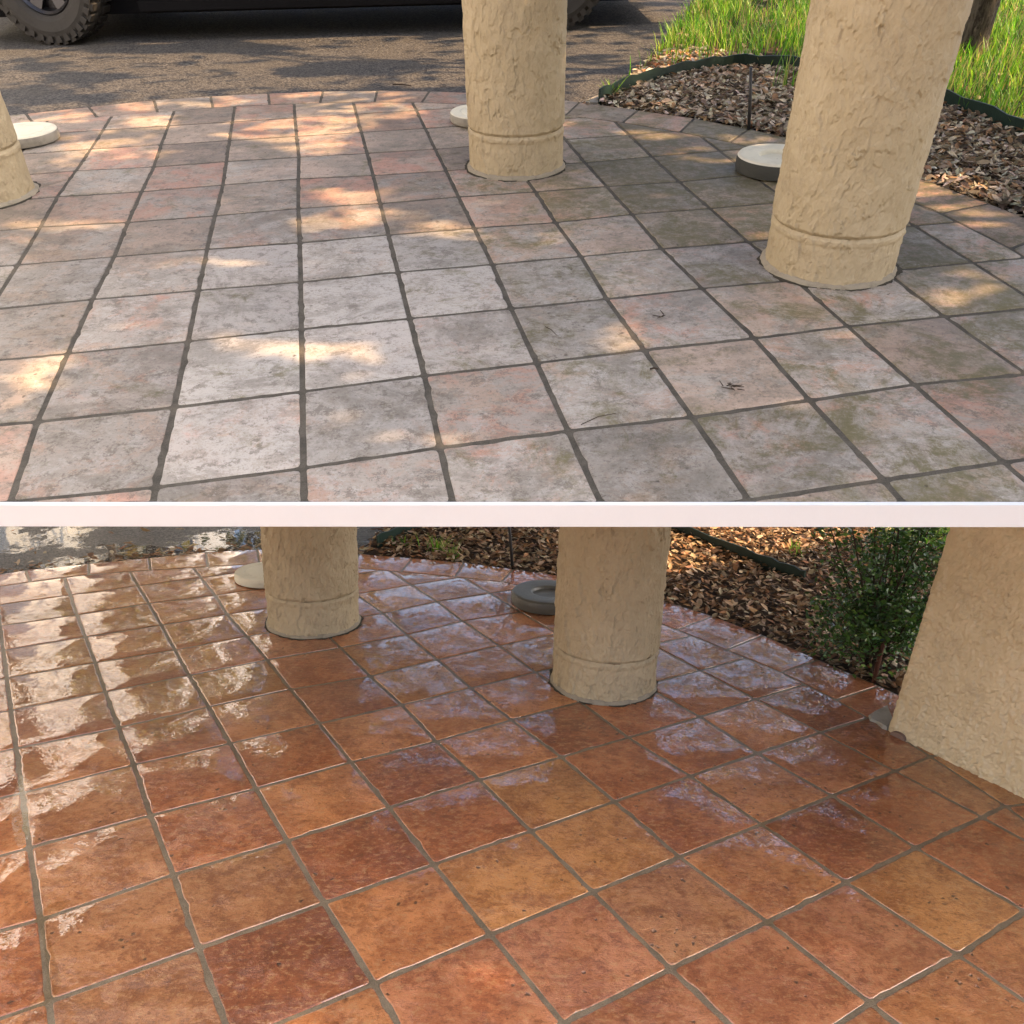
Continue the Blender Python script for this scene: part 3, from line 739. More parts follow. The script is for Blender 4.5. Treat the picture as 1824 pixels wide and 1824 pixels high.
rod(LOW, (1556, 1214), 1574, 0.0095, 'iron_stake', MAT['rust'], 'short rusty iron stake at the foot of the shrub', 'stake', height_for(LOW, (1556, 1214), 1143))

# ------------------------------------------------------------------ columns and pier
def gnoise(x, y, seed):
    """2-D gradient noise, vectorised, about -0.7..0.7"""
    r_ = np.random.default_rng(seed); ang = r_.uniform(0, 2 * np.pi, (256, 256)); gx, gy = np.cos(ang), np.sin(ang)
    xi = np.floor(x).astype(int); yi = np.floor(y).astype(int); fx = x - xi; fy = y - yi
    u_ = fx * fx * fx * (fx * (fx * 6 - 15) + 10); v_ = fy * fy * fy * (fy * (fy * 6 - 15) + 10)
    def g(dx, dy):
        i, j = (xi + dx) % 256, (yi + dy) % 256
        return gx[i, j] * (fx - dx) + gy[i, j] * (fy - dy)
    a0 = g(0, 0) * (1 - u_) + g(1, 0) * u_; a1 = g(0, 1) * (1 - u_) + g(1, 1) * u_
    return a0 * (1 - v_) + a1 * v_
def fbm(x, y, seed, octv=4, gain_=0.5):
    s_ = 0; am = 1.0
    for k in range(octv): s_ = s_ + am * gnoise(x * 2.03 ** k, y * 2.03 ** k, seed + k); am *= gain_
    return s_
def sstep(x): x = np.clip(x, 0, 1); return x * x * (3 - 2 * x)
def trowel(x, y, seed, fx, fy, thick):
    """skip-trowelled relief: thin plateaus torn off along one side, feathered on the other; x, y in metres"""
    h = 0
    for k, (m, th_) in enumerate(((1.0, 1.0), (1.9, 0.7), (3.4, 0.4))):
        X, Y = x * fx * m + 13.7 * k, y * fy * m + 5.1 * k
        a = fbm(X, Y, seed + 20 * k, 5, 0.55)
        drop = fbm(X, Y, seed + 20 * k, 1) - fbm(X + 0.30, Y - 0.22, seed + 20 * k, 1)
        brk = gnoise(X * 0.8 + 40, Y * 0.8, seed + 7 + k)
        w = 0.014 + 1.0 * (1 - sstep((drop + 0.02) / 0.12) * sstep((brk + 0.16) / 0.14))
        h = h + th_ * sstep((a + w) / (2 * w))
    g = 0.16 * fbm(x * 160, y * 160, seed + 90, 2) + 0.3 * fbm(x * 7, y * 7, seed + 95, 2)
    return thick * (h + g)
def grid_mesh(name, P, mat, parent):
    ny, nx_ = P.shape[:2]
    i = np.arange((ny - 1) * nx_).reshape(ny - 1, nx_)[:, :-1]
    Fq = np.stack([i, i + 1, i + nx_ + 1, i + nx_], -1).reshape(-1, 4)
    return np_mesh(name, P.reshape(-1, 3), Fq, mat, None, parent, None, True)
def column(level, u, v, r, groove_px, height, name_label, fine, seed, relief=1.0):
    b = empty('round_column', at(level, u, v), name_label, 'column')
    c = level.cam.xy - Vector((u, v)); c.normalize()
    hg = 0.05
    while level.proj(u + c.x * r, v + c.y * r, hg)[1] > groove_px: hg += 0.002
    fa = math.atan2(c.y, c.x)
    th_ = np.concatenate([fa + np.linspace(-1.75, 1.75, 340), fa + np.linspace(1.75, 2 * math.pi - 1.75, 40)[1:]])
    def skin(z, base, seed_, amp):
        T_, Z_ = np.meshgrid(th_, z)
        d = trowel((T_ - fa) * r + 5.0, Z_ + 3.0, seed_, 17.0, 9.5, amp)
        back = sstep((np.abs(T_ - fa - math.pi) - 1.2) / 0.3)       # calm at the seam behind
        rad = base(Z_) + d * back
        return np.stack([rad * np.cos(T_), rad * np.sin(T_), Z_], -1)
    zc = np.concatenate([[-0.03], np.arange(0.0, hg - 0.006, 0.0026), [hg - 0.003, hg]])
    def base_c(Z): return r * (1.0 - 0.004 * sstep((Z - 0.0) / 0.02)) - 0.008 - 0.008 * sstep((Z - hg + 0.010) / 0.010) + 0.003 * sstep((Z - hg + 0.03) / 0.012)
    grid_mesh('base_collar', skin(zc, base_c, seed, 0.0036 * relief), MAT['stucco'], b)
    zs = np.concatenate([[hg, hg + 0.003, hg + 0.006], np.arange(hg + 0.009, fine, 0.0026), np.linspace(fine, height, 12)[1:]])
    def base_s(Z): return r * 0.985 - 0.012 + 0.008 * sstep((Z - hg) / 0.012)
    grid_mesh('shaft', skin(zs, base_s, seed + 300, 0.0042 * relief), MAT['stucco'], b)
    # ragged mortar fillet and dirt where the column meets the floor
    rr = random.Random(int(u * 1000)); ph = rr.uniform(0, 9)
    for nm, mt, r_in, r_out, z in (('mortar_fillet', MAT['mortar'], 1.0, 1.05, 0.0085), ('dirt_ring', MAT['dirt'], 1.0, 1.10, 0.0062)):
        V, Fc = [], []
        for k in range(140):
            a = 2 * math.pi * k / 140
            w = 0.5 + 0.9 * noise.noise(Vector((math.cos(a) * 3 + ph, math.sin(a) * 3, z * 900))) + 0.5 * noise.noise(Vector((math.cos(a) * 11, math.sin(a) * 11, ph)))
            ro = r * (r_in + 0.028 + (r_out - r_in - 0.02) * max(0.0, min(1.2, w)))
            V += [(r * 0.97 * math.cos(a), r * 0.97 * math.sin(a), z + (0.010 if nm[0] == 'm' else 0.0)), (ro * math.cos(a), ro * math.sin(a), z - 0.001), (ro * math.cos(a), ro * math.sin(a), -0.002)]
        for k in range(140):
            for m in range(2): Fc.append((3 * k + m, 3 * k + m + 1, 3 * ((k + 1) % 140) + m + 1, 3 * ((k + 1) % 140) + m))
        mesh_obj(nm, V, Fc, mt, b, None, True)
    return b, hg
column(UP, 0.003, 4.030, 0.209, 247, 2.5, 'slender looking stucco column in the middle of the dry patio', 1.0, 11)
column(UP, 1.054, 2.857, 0.213, 428, 2.5, 'thick leaning stucco column at the right of the dry patio', 0.95, 23)
column(UP, -2.2374, 3.7251, 0.211, 285, 2.5, 'stucco column cut off at the far left of the dry patio', 0.5, 37)
def under(u, v): return UP.M.translation.z + (v - 0.21 - 0.43) / 0.9212 * 0.3888 - 0.2 - 0.05 * abs(u)
column(LOW, -0.889, 3.707, 0.211, 1074, under(-0.889, 3.707), 'left stucco column on the wet patio beside the pale disc', 0.62, 51, 1.5)
column(LOW, 0.423, 3.142, 0.211, 1184, under(0.423, 3.142), 'right stucco column on the wet patio beside the dark disc', 0.75, 67, 1.5)

# stucco pier with a battered edge
pa, pb = LOW.px(1577, 1303), LOW.px(1790, 1408)
pd = (pb - pa).normalized(); pn = Vector((-pd.y, pd.x))
if pn.x < 0: pn = -pn
ray = CAM @ Vector(((1690 - CX) / F, (930 - CY) / F, 1.0))
t_ = (pn.x * pa.x + pn.y * pa.y) / (pn.x * ray.x + pn.y * ray.y)
Pt = Vector((0, 0, H)) + ray * t_
shift = (Pt.xy - pa).dot(pd) / Pt.z
PH = min(1.25, Pt.z + 0.35)
pier = empty('stucco_pier', at(LOW, pa.x, pa.y), 'textured tan stucco wall pier at the right of the wet patio', 'pier')
sx = np.concatenate([np.arange(0, 0.72, 0.0028), np.linspace(0.72, 1.5, 14)[1:]])
zz = np.concatenate([[-0.02], np.arange(0, PH - 0.02, 0.0028), [PH]])
S_, Z_ = np.meshgrid(sx, zz)
S0 = shift * np.clip(Z_, 0, None)
rel = trowel(S_ + 2.0, Z_ + 1.0, 140, 24.0, 20.0, 0.0062)
off = 0.014 * np.exp(-S_ / 0.008) - rel + 0.010                     # rounded corner, relief towards the viewer
PX = pd.x * (S0 + S_) + pn.x * off; PY = pd.y * (S0 + S_) + pn.y * off
grid_mesh('wall_face', np.stack([PX, PY, Z_], -1), MAT['stucco_brightened'], pier)
V, Fc = [], []
for z in (-0.02, PH):
    for s_, n_ in ((0.012, 0.030), (1.5, 0.034), (1.5, 0.38), (0.012, 0.38)):
        p = pd * (s_ + shift * max(z, 0)) + pn * n_; V.append((p.x, p.y, z))
Fc = [(0, 1, 5, 4), (1, 2, 6, 5), (2, 3, 7, 6), (3, 0, 4, 7), (4, 5, 6, 7)]
mesh_obj('wall_core', V, Fc, MAT['stucco_brightened'], pier)
# small brown cap low on the wall
cp = LOW.px(1597, 1316); dd = (cp - pa).dot(pd)
V, Fc = [], []
for k in range(13):
    a = math.pi * k / 12
    for dep in (0.004, -0.012):
        p = pd * (dd + 0.030 * math.cos(a)) + pn * dep
        V.append((p.x, p.y, 0.004 + 0.020 * math.sin(a)))
for k in range(12): Fc.append((2 * k, 2 * k + 2, 2 * k + 3, 2 * k + 1))
Fc += [tuple(range(1, 26, 2)), tuple(range(24, -1, -2))]
o = mesh_obj('drain_cap', V, Fc, MAT['star'], pier); o['label'] = 'small brown half-round cap low on the wall'
# pale chipped mortar at the pier's corner
mp = [LOW.px(*p) for p in ((1546, 1277), (1556, 1272), (1580, 1262), (1592, 1285), (1580, 1303), (1571, 1300), (1560, 1290), (1549, 1286))]
mc = sum(mp, Vector((0, 0))) / len(mp)
n = len(mp)
V = [((p - mc).x, (p - mc).y, 0.0) for p in mp] + [((p - mc).x * 0.9, (p - mc).y * 0.9, 0.008 + 0.004 * (k % 3)) for k, p in enumerate(mp)]
Fc = [tuple(range(n, 2 * n))] + [(k, (k + 1) % n, n + (k + 1) % n, n + k) for k in range(n)]
bm = bmesh.new(); me = bpy.data.meshes.new('mortar_patch'); me.from_pydata(V, [], Fc); me.update(); bm.from_mesh(me); bmesh.ops.recalc_face_normals(bm, faces=bm.faces); bm.to_mesh(me); bm.free()
me.materials.append(MAT['concrete']); o = bpy.data.objects.new('mortar_patch', me); o.matrix_world = at(LOW, mc.x, mc.y, 0.004); link(o)
tag(o, 'pale chipped lump of mortar at the corner of the stucco pier', 'mortar')

# ------------------------------------------------------------------ stepping-stone discs
def star_mesh(R1, R2, h, rz=0.0):
    V = [(0, 0, h)]
    for k in range(10):
        a = math.pi * k / 5 + rz; r = R1 if k % 2 == 0 else R2
        V.append((r * math.cos(a), r * math.sin(a), 0))
    return V, [(0, 1 + k, 1 + (k + 1) % 10) for k in range(10)]
def disc(level, u, v, r, h, dark, recess, label, top, side, starm, rz):
    b = empty('stepping_stone', at(level, u, v, 0.008, rz), label, 'stepping stone')
    V, Fc = lathe([(r * 0.985, 0), (r, h * 0.15), (r * 1.0, h * 0.70), (r * 0.985, h * 0.88)], 72)
    mesh_obj('rim', V, Fc, side, b, None, True)
    if recess:
        prof = [(r * 0.985, h * 0.88), (r * 0.955, h * 0.98), (r * 0.90, h), (r * 0.50, h * 0.97), (r * 0.45, h * 0.95), (r * 0.43, h * 0.72)]
        V, Fc = lathe(prof, 72)
        mesh_obj('top_ring', V, Fc, top, b, None, True)
        V, Fc = lathe([(r * 0.43, h * 0.72), (r * 0.2, h * 0.70), (0.002, h * 0.70)], 72)
        mesh_obj('centre_dish', V, Fc, top, b, None, True)
        zs = h * 0.705
    else:
        prof = [(r * 0.985, h * 0.88), (r * 0.965, h * 0.97), (r * 0.93, h), (r * 0.70, h), (r * 0.685, h * 0.94), (r * 0.655, h * 0.94), (r * 0.64, h), (r * 0.3, h), (0.002, h)]
        V, Fc = lathe(prof, 72)
        mesh_obj('top_ring', V, Fc, top, b)
        zs = h + 0.0005
    V, Fc = star_mesh(r * 0.40, r * 0.165, 0.010, 0.35)
    mesh_obj('star', V, Fc, starm, b)
    return b
disc(UP, -2.429, 4.573, 0.17, 0.045, False, False, 'pale round stepping stone with ring groove at the far left column', MAT['disc_pale'], MAT['concrete'], MAT['star'], 0.4)
disc(UP, -0.163, 4.824, 0.17, 0.042, False, False, 'pale round stepping stone half hidden behind the middle dry column', MAT['disc_pale'], MAT['concrete'], MAT['star'], 1.1)
disc(UP, 1.117, 3.900, 0.17, 0.062, False, True, 'thick pale stepping stone with dark stained rim behind the leaning column', MAT['disc_pale'], MAT['disc_side'], MAT['star'], 0.2)
disc(LOW, -1.270, 4.304, 0.17, 0.045, False, False, 'cream stepping stone with ring groove and star behind the left wet column', MAT['disc_pale'], MAT['disc_pale'], MAT['star'], 0.0)
disc(LOW, 0.233, 4.062, 0.19, 0.060, True, True, 'dark wet stepping stone with a star in its dished centre', MAT['disc_dark'], MAT['disc_dark'], MAT['disc_dark'], 0.55)
# ------------------------------------------------------------------ shrub
def shrub():
    c = LOW.px(1545, 1192)
    b = empty('evergreen_shrub', at(LOW, c.x, c.y, -0.01), 'dark green small-leaved evergreen shrub between bed and stucco pier', 'shrub')
    tips = []; V, Fc = [], []
    r = random.Random(11)
    for k in range(44):
        a = r.uniform(0, 2 * math.pi); rad = 0.36 * math.sqrt(r.random()); top = r.uniform(0.25, 0.98) * (1.0 - 0.35 * (rad / 0.36) ** 2)
        end = Vector((math.cos(a) * rad - 0.02, math.sin(a) * rad * 0.9 + 0.05, top))
        mid = Vector((end.x * 0.35, end.y * 0.35, top * 0.5)) + Vector((r.gauss(0, 0.02), r.gauss(0, 0.02), 0))
        tube([(r.gauss(0, 0.02), r.gauss(0, 0.02), -0.01), mid, end], [0.0045, 0.0035, 0.0016], 5, V, Fc)
        tips.append((mid, end))
        for m in range(4):
            t = r.uniform(0.35, 1.0); s0 = mid.lerp(end, t) if t > 0.5 else Vector((0, 0, 0)).lerp(mid, t * 2)
            e2 = s0 + Vector((r.gauss(0, 0.07), r.gauss(0, 0.07), r.uniform(0.0, 0.10)))
            tube([s0, e2], [0.0022, 0.001], 4, V, Fc); tips.append((s0, e2))
    mesh_obj('stems', V, Fc, MAT['twig'], b)
    P = []
    for a, e in tips:
        n = max(6, int((e - a).length * 190))
        for m in range(n):
            P.append(a.lerp(e, r.uniform(0.1, 1.06)) + Vector((r.gauss(0, 0.02), r.gauss(0, 0.02), r.gauss(0, 0.017))))
    # hanging skirt close to the ground
    for m in range(1300):
        a = r.uniform(0, 2 * math.pi); rad = 0.30 * math.sqrt(r.random())
        P.append(Vector((math.cos(a) * rad, math.sin(a) * rad * 0.8, r.uniform(0.06, 0.32))))
    P = np.array([tuple(p) for p in P])
    cols = palette(len(P), [(0.045, 0.115, 0.024), (0.08, 0.18, 0.035), (0.03, 0.078, 0.02), (0.16, 0.26, 0.05), (0.065, 0.14, 0.065)], [0.34, 0.25, 0.24, 0.07, 0.10])
    V, Fc, C = leaf_mesh(P, 0.023, 0.5, 1.2, cols, 0.2)
    np_mesh('foliage', V, Fc, MAT['leaf'], C, b)
shrub()

# ------------------------------------------------------------------ pickup standing on the drive
def car():
    w0, w1 = UP.px(105, 76), UP.px(985, 51)
    ax = (w1 - w0); base = ax.length; ang = math.atan2(ax.y, ax.x); mid = (w0 + w1) / 2
    c = empty('parked_pickup', at(UP, mid.x, mid.y, -0.022, ang), 'black pickup truck parked on the drive behind the dry patio', 'truck')
    hb = base / 2; wr = 0.415
    def arch(cx): return [(cx + 0.50 * math.cos(math.pi - math.pi * k / 12), 0.46 + 0.46 * math.sin(math.pi * k / 12)) for k in range(13)]
    prof = [(-hb - 0.95, 0.75), (-hb - 0.90, 0.52)] + arch(-hb) + [(-hb + 0.7, 0.30), (hb - 0.7, 0.30)] + arch(hb) + [(hb + 1.0, 0.58), (hb + 1.15, 0.70), (hb + 1.15, 1.22), (0.75, 1.24), (-hb + 0.85, 1.22), (-hb - 0.7, 1.12), (-hb - 0.92, 1.0)]
    def extr(name, prof, y0, y1, mat, parent=c, tuck=0.0):
        n = len(prof)
        V = [(x, y0 + tuck * max(0, z - 0.9), z) for x, z in prof] + [(x, y1 - tuck * max(0, z - 0.9), z) for x, z in prof]
        Fc = [tuple(range(n)), tuple(reversed(range(n, 2 * n)))] + [(k, n + k, n + (k + 1) % n, (k + 1) % n) for k in range(n)]
        bm = bmesh.new(); me = bpy.data.meshes.new(name); me.from_pydata(V, [], Fc); me.update(); bm.from_mesh(me)
        bmesh.ops.triangulate(bm, faces=[f for f in bm.faces if len(f.verts) > 4]); bmesh.ops.recalc_face_normals(bm, faces=bm.faces); bm.to_mesh(me); bm.free()
        me.materials.append(mat); o = bpy.data.objects.new(name, me); return link(o, parent)
    body = extr('body', prof, 0.05, 1.95, MAT['paint'], c, 0.06)
    cab = [(-hb + 0.95, 1.225), (-hb + 1.55, 1.80), (0.35, 1.86), (0.72, 1.245)]
    extr('cab', cab, 0.12, 1.88, MAT['paint'], c, 0.18)
    wp = [(-hb + 1.22, 1.28), (-hb + 1.62, 1.74), (-0.42, 1.78), (-0.42, 1.28)]
    V = [(x, 0.085 + 0.18 * max(0, z - 0.9), z) for x, z in wp]; mesh_obj('side_window', V, [(0, 1, 2, 3)], MAT['glass'], c)
    wp = [(-0.34, 1.28), (-0.34, 1.78), (0.26, 1.79), (0.52, 1.28)]
    V = [(x, 0.085 + 0.18 * max(0, z - 0.9), z) for x, z in wp]; mesh_obj('side_window', V, [(0, 1, 2, 3)], MAT['glass'], c)
    V, Fc = box(-hb + 0.62, hb - 0.62, 0.06, 0.20, 0.19, 0.25); mesh_obj('added_side_step', V, Fc, MAT['trim'], c)  # low step added to deepen the shade under the truck
    V, Fc = box(-hb - 0.8, hb + 1.0, 0.20, 1.75, 0.16, 0.50); mesh_obj('underbody', V, Fc, MAT['trim'], c)
    for x0, x1 in ((-hb + 1.0, -0.40), (-0.36, 0.62)):
        V, Fc = box(x0, x1, 0.038, 0.05, 0.50, 1.16); d = mesh_obj('door', V, Fc, MAT['paint'], c)
        V, Fc = box(x1 - 0.22, x1 - 0.05, 0.015, 0.038, 1.02, 1.06); mesh_obj('handle', V, Fc, MAT['trim'], d)
    V, Fc = box(-hb - 0.96, -hb - 0.75, 0.16, 0.45, 0.86, 1.0); mesh_obj('headlight', V, Fc, MAT['lamp'], c)
    V, Fc = box(-hb - 0.96, -hb - 0.75, 1.55, 1.84, 0.86, 1.0); mesh_obj('headlight', V, Fc, MAT['lamp'], c)
    V, Fc = box(hb + 1.08, hb + 1.17, 0.07, 0.22, 0.85, 1.15); mesh_obj('tail_light', V, Fc, MAT['red_lens'], c)
    def wheel(x, y, rz, near):
        e = bpy.data.objects.new('wheel', None); link(e, c); e.empty_display_size = 0.1
        e.matrix_local = Matrix.Translation((x, y, wr)) @ Matrix.Rotation(rz, 4, 'Z') @ Matrix.Rotation(0 if near else math.pi, 4, 'Z') @ Matrix.Rotation(math.pi / 2, 4, 'X')
        # local z is the axle, + outwards
        pr = [(0.235, -0.11), (0.27, -0.13), (0.34, -0.14), (0.385, -0.125), (0.40, -0.09), (0.402, 0.09), (0.385, 0.125), (0.36, 0.138), (0.33, 0.143), (0.27, 0.13), (0.245, 0.115), (0.235, 0.10)]
        V, Fc = lathe(pr, 56)
        nl = 34
        for k in range(nl):
            a = 2 * math.pi * k / nl
            for z0, z1, off, r0, r1 in ((-0.125, -0.03, 0.0, 0.39, wr), (0.03, 0.128, 0.5, 0.385, wr), (0.118, 0.142, 0.0, 0.355, 0.398)):
                aa = a + off * 2 * math.pi / nl; da = 0.055
                bI = len(V)
                for zz in (z0, z1):
                    for rr, sg in ((r0, -1), (r1, -1), (r1, 1), (r0, 1)):
                        V.append((rr * math.cos(aa + sg * da), rr * math.sin(aa + sg * da), zz))
                for f in ((0, 1, 2, 3), (7, 6, 5, 4), (1, 5, 6, 2), (0, 4, 5, 1), (3, 2, 6, 7)): Fc.append(tuple(bI + i for i in f))
        mesh_obj('tyre', V, Fc, MAT['tyre'], e)
        V, Fc = lathe([(0.236, -0.10), (0.225, -0.09), (0.225, 0.085), (0.238, 0.10), (0.228, 0.108), (0.21, 0.09), (0.20, 0.03), (0.06, 0.05), (0.05, 0.06), (0.002, 0.06)], 40)
        for k in range(6):
            a = 2 * math.pi * k / 6; ca, sa = math.cos(a), math.sin(a)
            bI = len(V)
            for r_, wd, z_ in ((0.05, 0.035, 0.065), (0.215, 0.045, 0.088)):
                for sg in (-1, 1): V.append((r_ * ca - sg * wd * sa, r_ * sa + sg * wd * ca, z_))
                for sg in (1, -1): V.append((r_ * ca - sg * wd * sa, r_ * sa + sg * wd * ca, z_ - 0.03))
            for f in ((0, 1, 5, 4), (1, 2, 6, 5), (2, 3, 7, 6), (3, 0, 4, 7)): Fc.append(tuple(bI + i for i in f))
        mesh_obj('rim', V, Fc, MAT['rim'], e)
    wheel(-hb, 0.16, R(-14), True); wheel(hb, 0.16, 0, True)
    wheel(-hb, 1.84, R(-14), False); wheel(hb, 1.84, 0, False)
car()

# ------------------------------------------------------------------ shade trees: crowns shaped to leave chosen sun patches, two oaks added
OAK = [(0.030, 0.070, 0.016), (0.045, 0.095, 0.020), (0.022, 0.05, 0.014), (0.07, 0.12, 0.03)]
LIT = [(620, 640, 78, 26), (520, 630, 60, 14), (350, 468, 112, 9), (440, 463, 40, 8), (45, 700, 36, 42), (105, 655, 45, 30), (395, 590, 42, 9), (640, 384, 62, 18), (575, 395, 40, 16), (800, 412, 62, 9), (730, 392, 50, 10), (610, 345, 50, 8),
       (1075, 607, 66, 15), (1130, 590, 40, 12), (1690, 352, 62, 24), (1650, 335, 36, 14), (1745, 390, 52, 12), (1740, 500, 60, 20), (1660, 540, 70, 12), (1560, 562, 40, 8),
       (620, 174, 96, 10), (590, 215, 80, 18), (480, 232, 110, 13), (190, 252, 80, 12), (270, 218, 50, 5), (90, 208, 60, 8), (370, 180, 60, 6), (250, 186, 40, 5), (120, 285, 40, 6), (240, 275, 60, 8), (560, 260, 60, 10), (630, 200, 40, 14), (700, 200, 40, 7),
       (1270, 276, 70, 7), (1330, 252, 40, 5), (1395, 270, 40, 10), (1180, 242, 50, 5), (70, 395, 40, 10), (60, 420, 30, 10), (190, 400, 40, 6)]
def lit_up(x, y, rnd):
    px, py = UP.proj(x, y)
    for cx, cy, rx, ry in LIT:
        if ((px - cx) / (rx + 22)) ** 2 + ((py - cy) / (ry + 9)) ** 2 < 1: return True
    if inside(up_poly, (x, y)): return False
    if inside(bed_poly, (x, y)): return 1130 < px < 1330 and 225 < py - (px - 1335) * 0.2 < 232
    n = noise.noise(Vector((x * 1.1, y * 2.6, 1.3))) + 0.5 * noise.noise(Vector((x * 2.6, y * 5.5, 4.1)))
    if inside(lawn_poly, (x, y)): return n > -0.30
    return n > (-0.08 if y < 5.7 else -0.28)
up_poly = [(p.x, p.y) for p in [FL, FR] + up_outer[::-1]]; bed_poly = [(p.x, p.y) for p in UP_BED]; lawn_poly = [(p.x, p.y) for p in UP_LAWN]
rl = random.Random(3)
UPL = []
while len(UPL) < 17000:
    x, y = rl.uniform(-5.2, 3.6), rl.uniform(1.2, 9.6)
    if abs(x) > 1.75 + 0.46 * (y - 1.5): continue
    if lit_up(x, y, rl) and rl.random() > (0.10 if inside(up_poly, (x, y)) else 0.05): continue  # leaves left out where a sun patch should fall
    h = rl.uniform(2.6, 5.0)
    UPL.append(UP.M @ (Vector((x, y, 0)) + SUN_UP * (h / SUN_UP.z)))
LOWLIT = [LOW.px(*p) for p in ((1090, 1020), (1190, 1030), (1330, 1003), (1480, 972), (1600, 950), (1600, 880), (1380, 860), (1090, 890))]
lowlit = [(p.x, p.y) for p in LOWLIT]
slabp = [(p.x, p.y) for p in SLAB]
LOWL = []
def hits_slab(p):
    a = UP.Mi @ p; d = SUN_UP
    if d.z <= 0: return False
    t = (-0.08 - a.z) / d.z
    if t < 0: return False
    q = a + d * t
    return inside(slabp, (q.x, q.y))
while len(LOWL) < 17000:
    q = Vector((rl.uniform(-1.6, 3.4), rl.uniform(0.9, 6.8), rl.choice((0, 0, 0.3, 0.7, 1.1))))
    if q.z > 0 and not (q.x > 0.9 and 1.6 < q.y < 4.4): continue
    if hits_slab(q): continue
    if q.z == 0 and inside(lowlit, (q.x, q.y)): continue
    p = q + SUN * (rl.uniform(3.6, 6.5) / SUN.z)
    # do not shade the sunny patch of litter
    g = p - SUN * (p.z / SUN.z)
    if inside(lowlit, (g.x, g.y)): continue
    LOWL.append(p)
def branch(V, Fc, a, b, r0, r1, rr):
    m = a.lerp(b, 0.5) + Vector((rr.gauss(0, 0.2), rr.gauss(0, 0.2), 0.25))
    tube([a, a.lerp(m, 0.5), m, m.lerp(b, 0.5), b], [r0, r0 * 0.8, (r0 + r1) * 0.45, r1 * 1.2, r1], 6, V, Fc)
def oak(base, up, leaves, label, r0, name='oak_tree', fork=2.0, limbs=9, size=0.17, cols=OAK):
    """base: world point, up: world direction of the trunk"""
    b = empty(name, Matrix.Translation(base) @ up.to_track_quat('Z', 'Y').to_matrix().to_4x4(), label, 'tree')
    inv = b.matrix_world.inverted()
    L = [inv @ p for p in leaves]
    rr = random.Random(int(base.x * 100))
    V, Fc = tube([(0, 0, -0.06), (0, 0, 0.02), (0.01, 0, 0.12), (0.02, 0.01, 0.5), (0.04, 0, fork)], [r0 * 1.5, r0 * 1.35, r0 * 1.08, r0, r0 * 0.8], 18)
    mesh_obj('trunk', V, Fc, MAT['bark'], b, None, True)
    V, Fc = [], []
    for k in range(limbs):
        e = L[rr.randrange(len(L))]
        branch(V, Fc, Vector((0.04, 0, fork - 0.08)), e, r0 * 0.34, 0.012, rr)
    mesh_obj('limbs', V, Fc, MAT['bark'], b, None, True)
    P = np.array([tuple(p) for p in L])
    Vl, Fl, C = leaf_mesh(P, size, 0.55, 1.4, palette(len(P), cols), 0.15)
    np_mesh('crown', Vl, Fl, MAT['leaf'], C, b)
tb = UP.px(1722, 97)
trees = [(UP.M @ Vector((tb.x, tb.y, -0.02)), UP.M.to_3x3().col[2].normalized(), 'oak trunk behind the leaning column on the lawn', 0.085),
         (Vector((7.4, 2.6, -0.06)), Vector((0, 0, 1)), 'added unseen oak spreading beyond the right edge of both patios', 0.22),  # this oak and the next are added off frame for shade
         (Vector((5.6, -1.6, -0.06)), Vector((0, 0, 1)), 'added unseen oak right of the viewer, there to shade the patios', 0.2)]
groups = [[], [], []]
for p in UPL + LOWL:
    k = min(range(3), key=lambda k: (p.xy - trees[k][0].xy).length - (0.8 if k == 0 and p.z < 3 else 0))
    groups[k].append(p)
for (ba, up_, lb, r0), g in zip(trees, groups):
    if g: oak(ba, up_, g, lb, r0)

# background trees whose reflections show in the wet floor
rb = random.Random(21)
spots = ((-15.0, 14.0, 7.2, 2.6, 'broad leafy tree far behind the wet drive, leftmost of the row'), (-10.6, 15.5, 6.4, 2.4, 'yellow green tree far behind the wet drive, second from left'),
         (-6.2, 14.6, 8.4, 2.2, 'tall tree far behind the wet drive, third from left'), (-2.8, 15.5, 9.6, 2.4, 'rounded tree far behind the wet patio, fourth from left'),
         (1.2, 15.0, 9.8, 2.3, 'tall tree far behind the leaf bed, fifth from left'), (5.0, 16.0, 9.0, 2.2, 'slim tree far behind the leaf bed, sixth from left'), (9.2, 14.5, 6.6, 2.6, 'dense tree far behind the leaf bed, rightmost of the row'))
for k, (x, y, hh, rad, lb) in enumerate(spots):
    L = []
    while len(L) < 1700:
        v = Vector((rb.uniform(-1, 1), rb.uniform(-1, 1), rb.uniform(-1, 1)))
        if v.length > 1 or noise.noise(v * 2.6 + Vector((k * 5, 0, 0))) < -0.15: continue
        L.append(Vector((x, y, hh * 0.56)) + Vector((v.x * rad, v.y * rad * 0.7, v.z * hh * 0.47)))
    oak(Vector((x, y, -0.06)), Vector((0, 0, 1)), L, lb, 0.16, 'shade_tree', hh * 0.3, 8, 0.26, [(0.12, 0.15, 0.02), (0.20, 0.20, 0.03), (0.06, 0.10, 0.02), (0.30, 0.26, 0.05)])

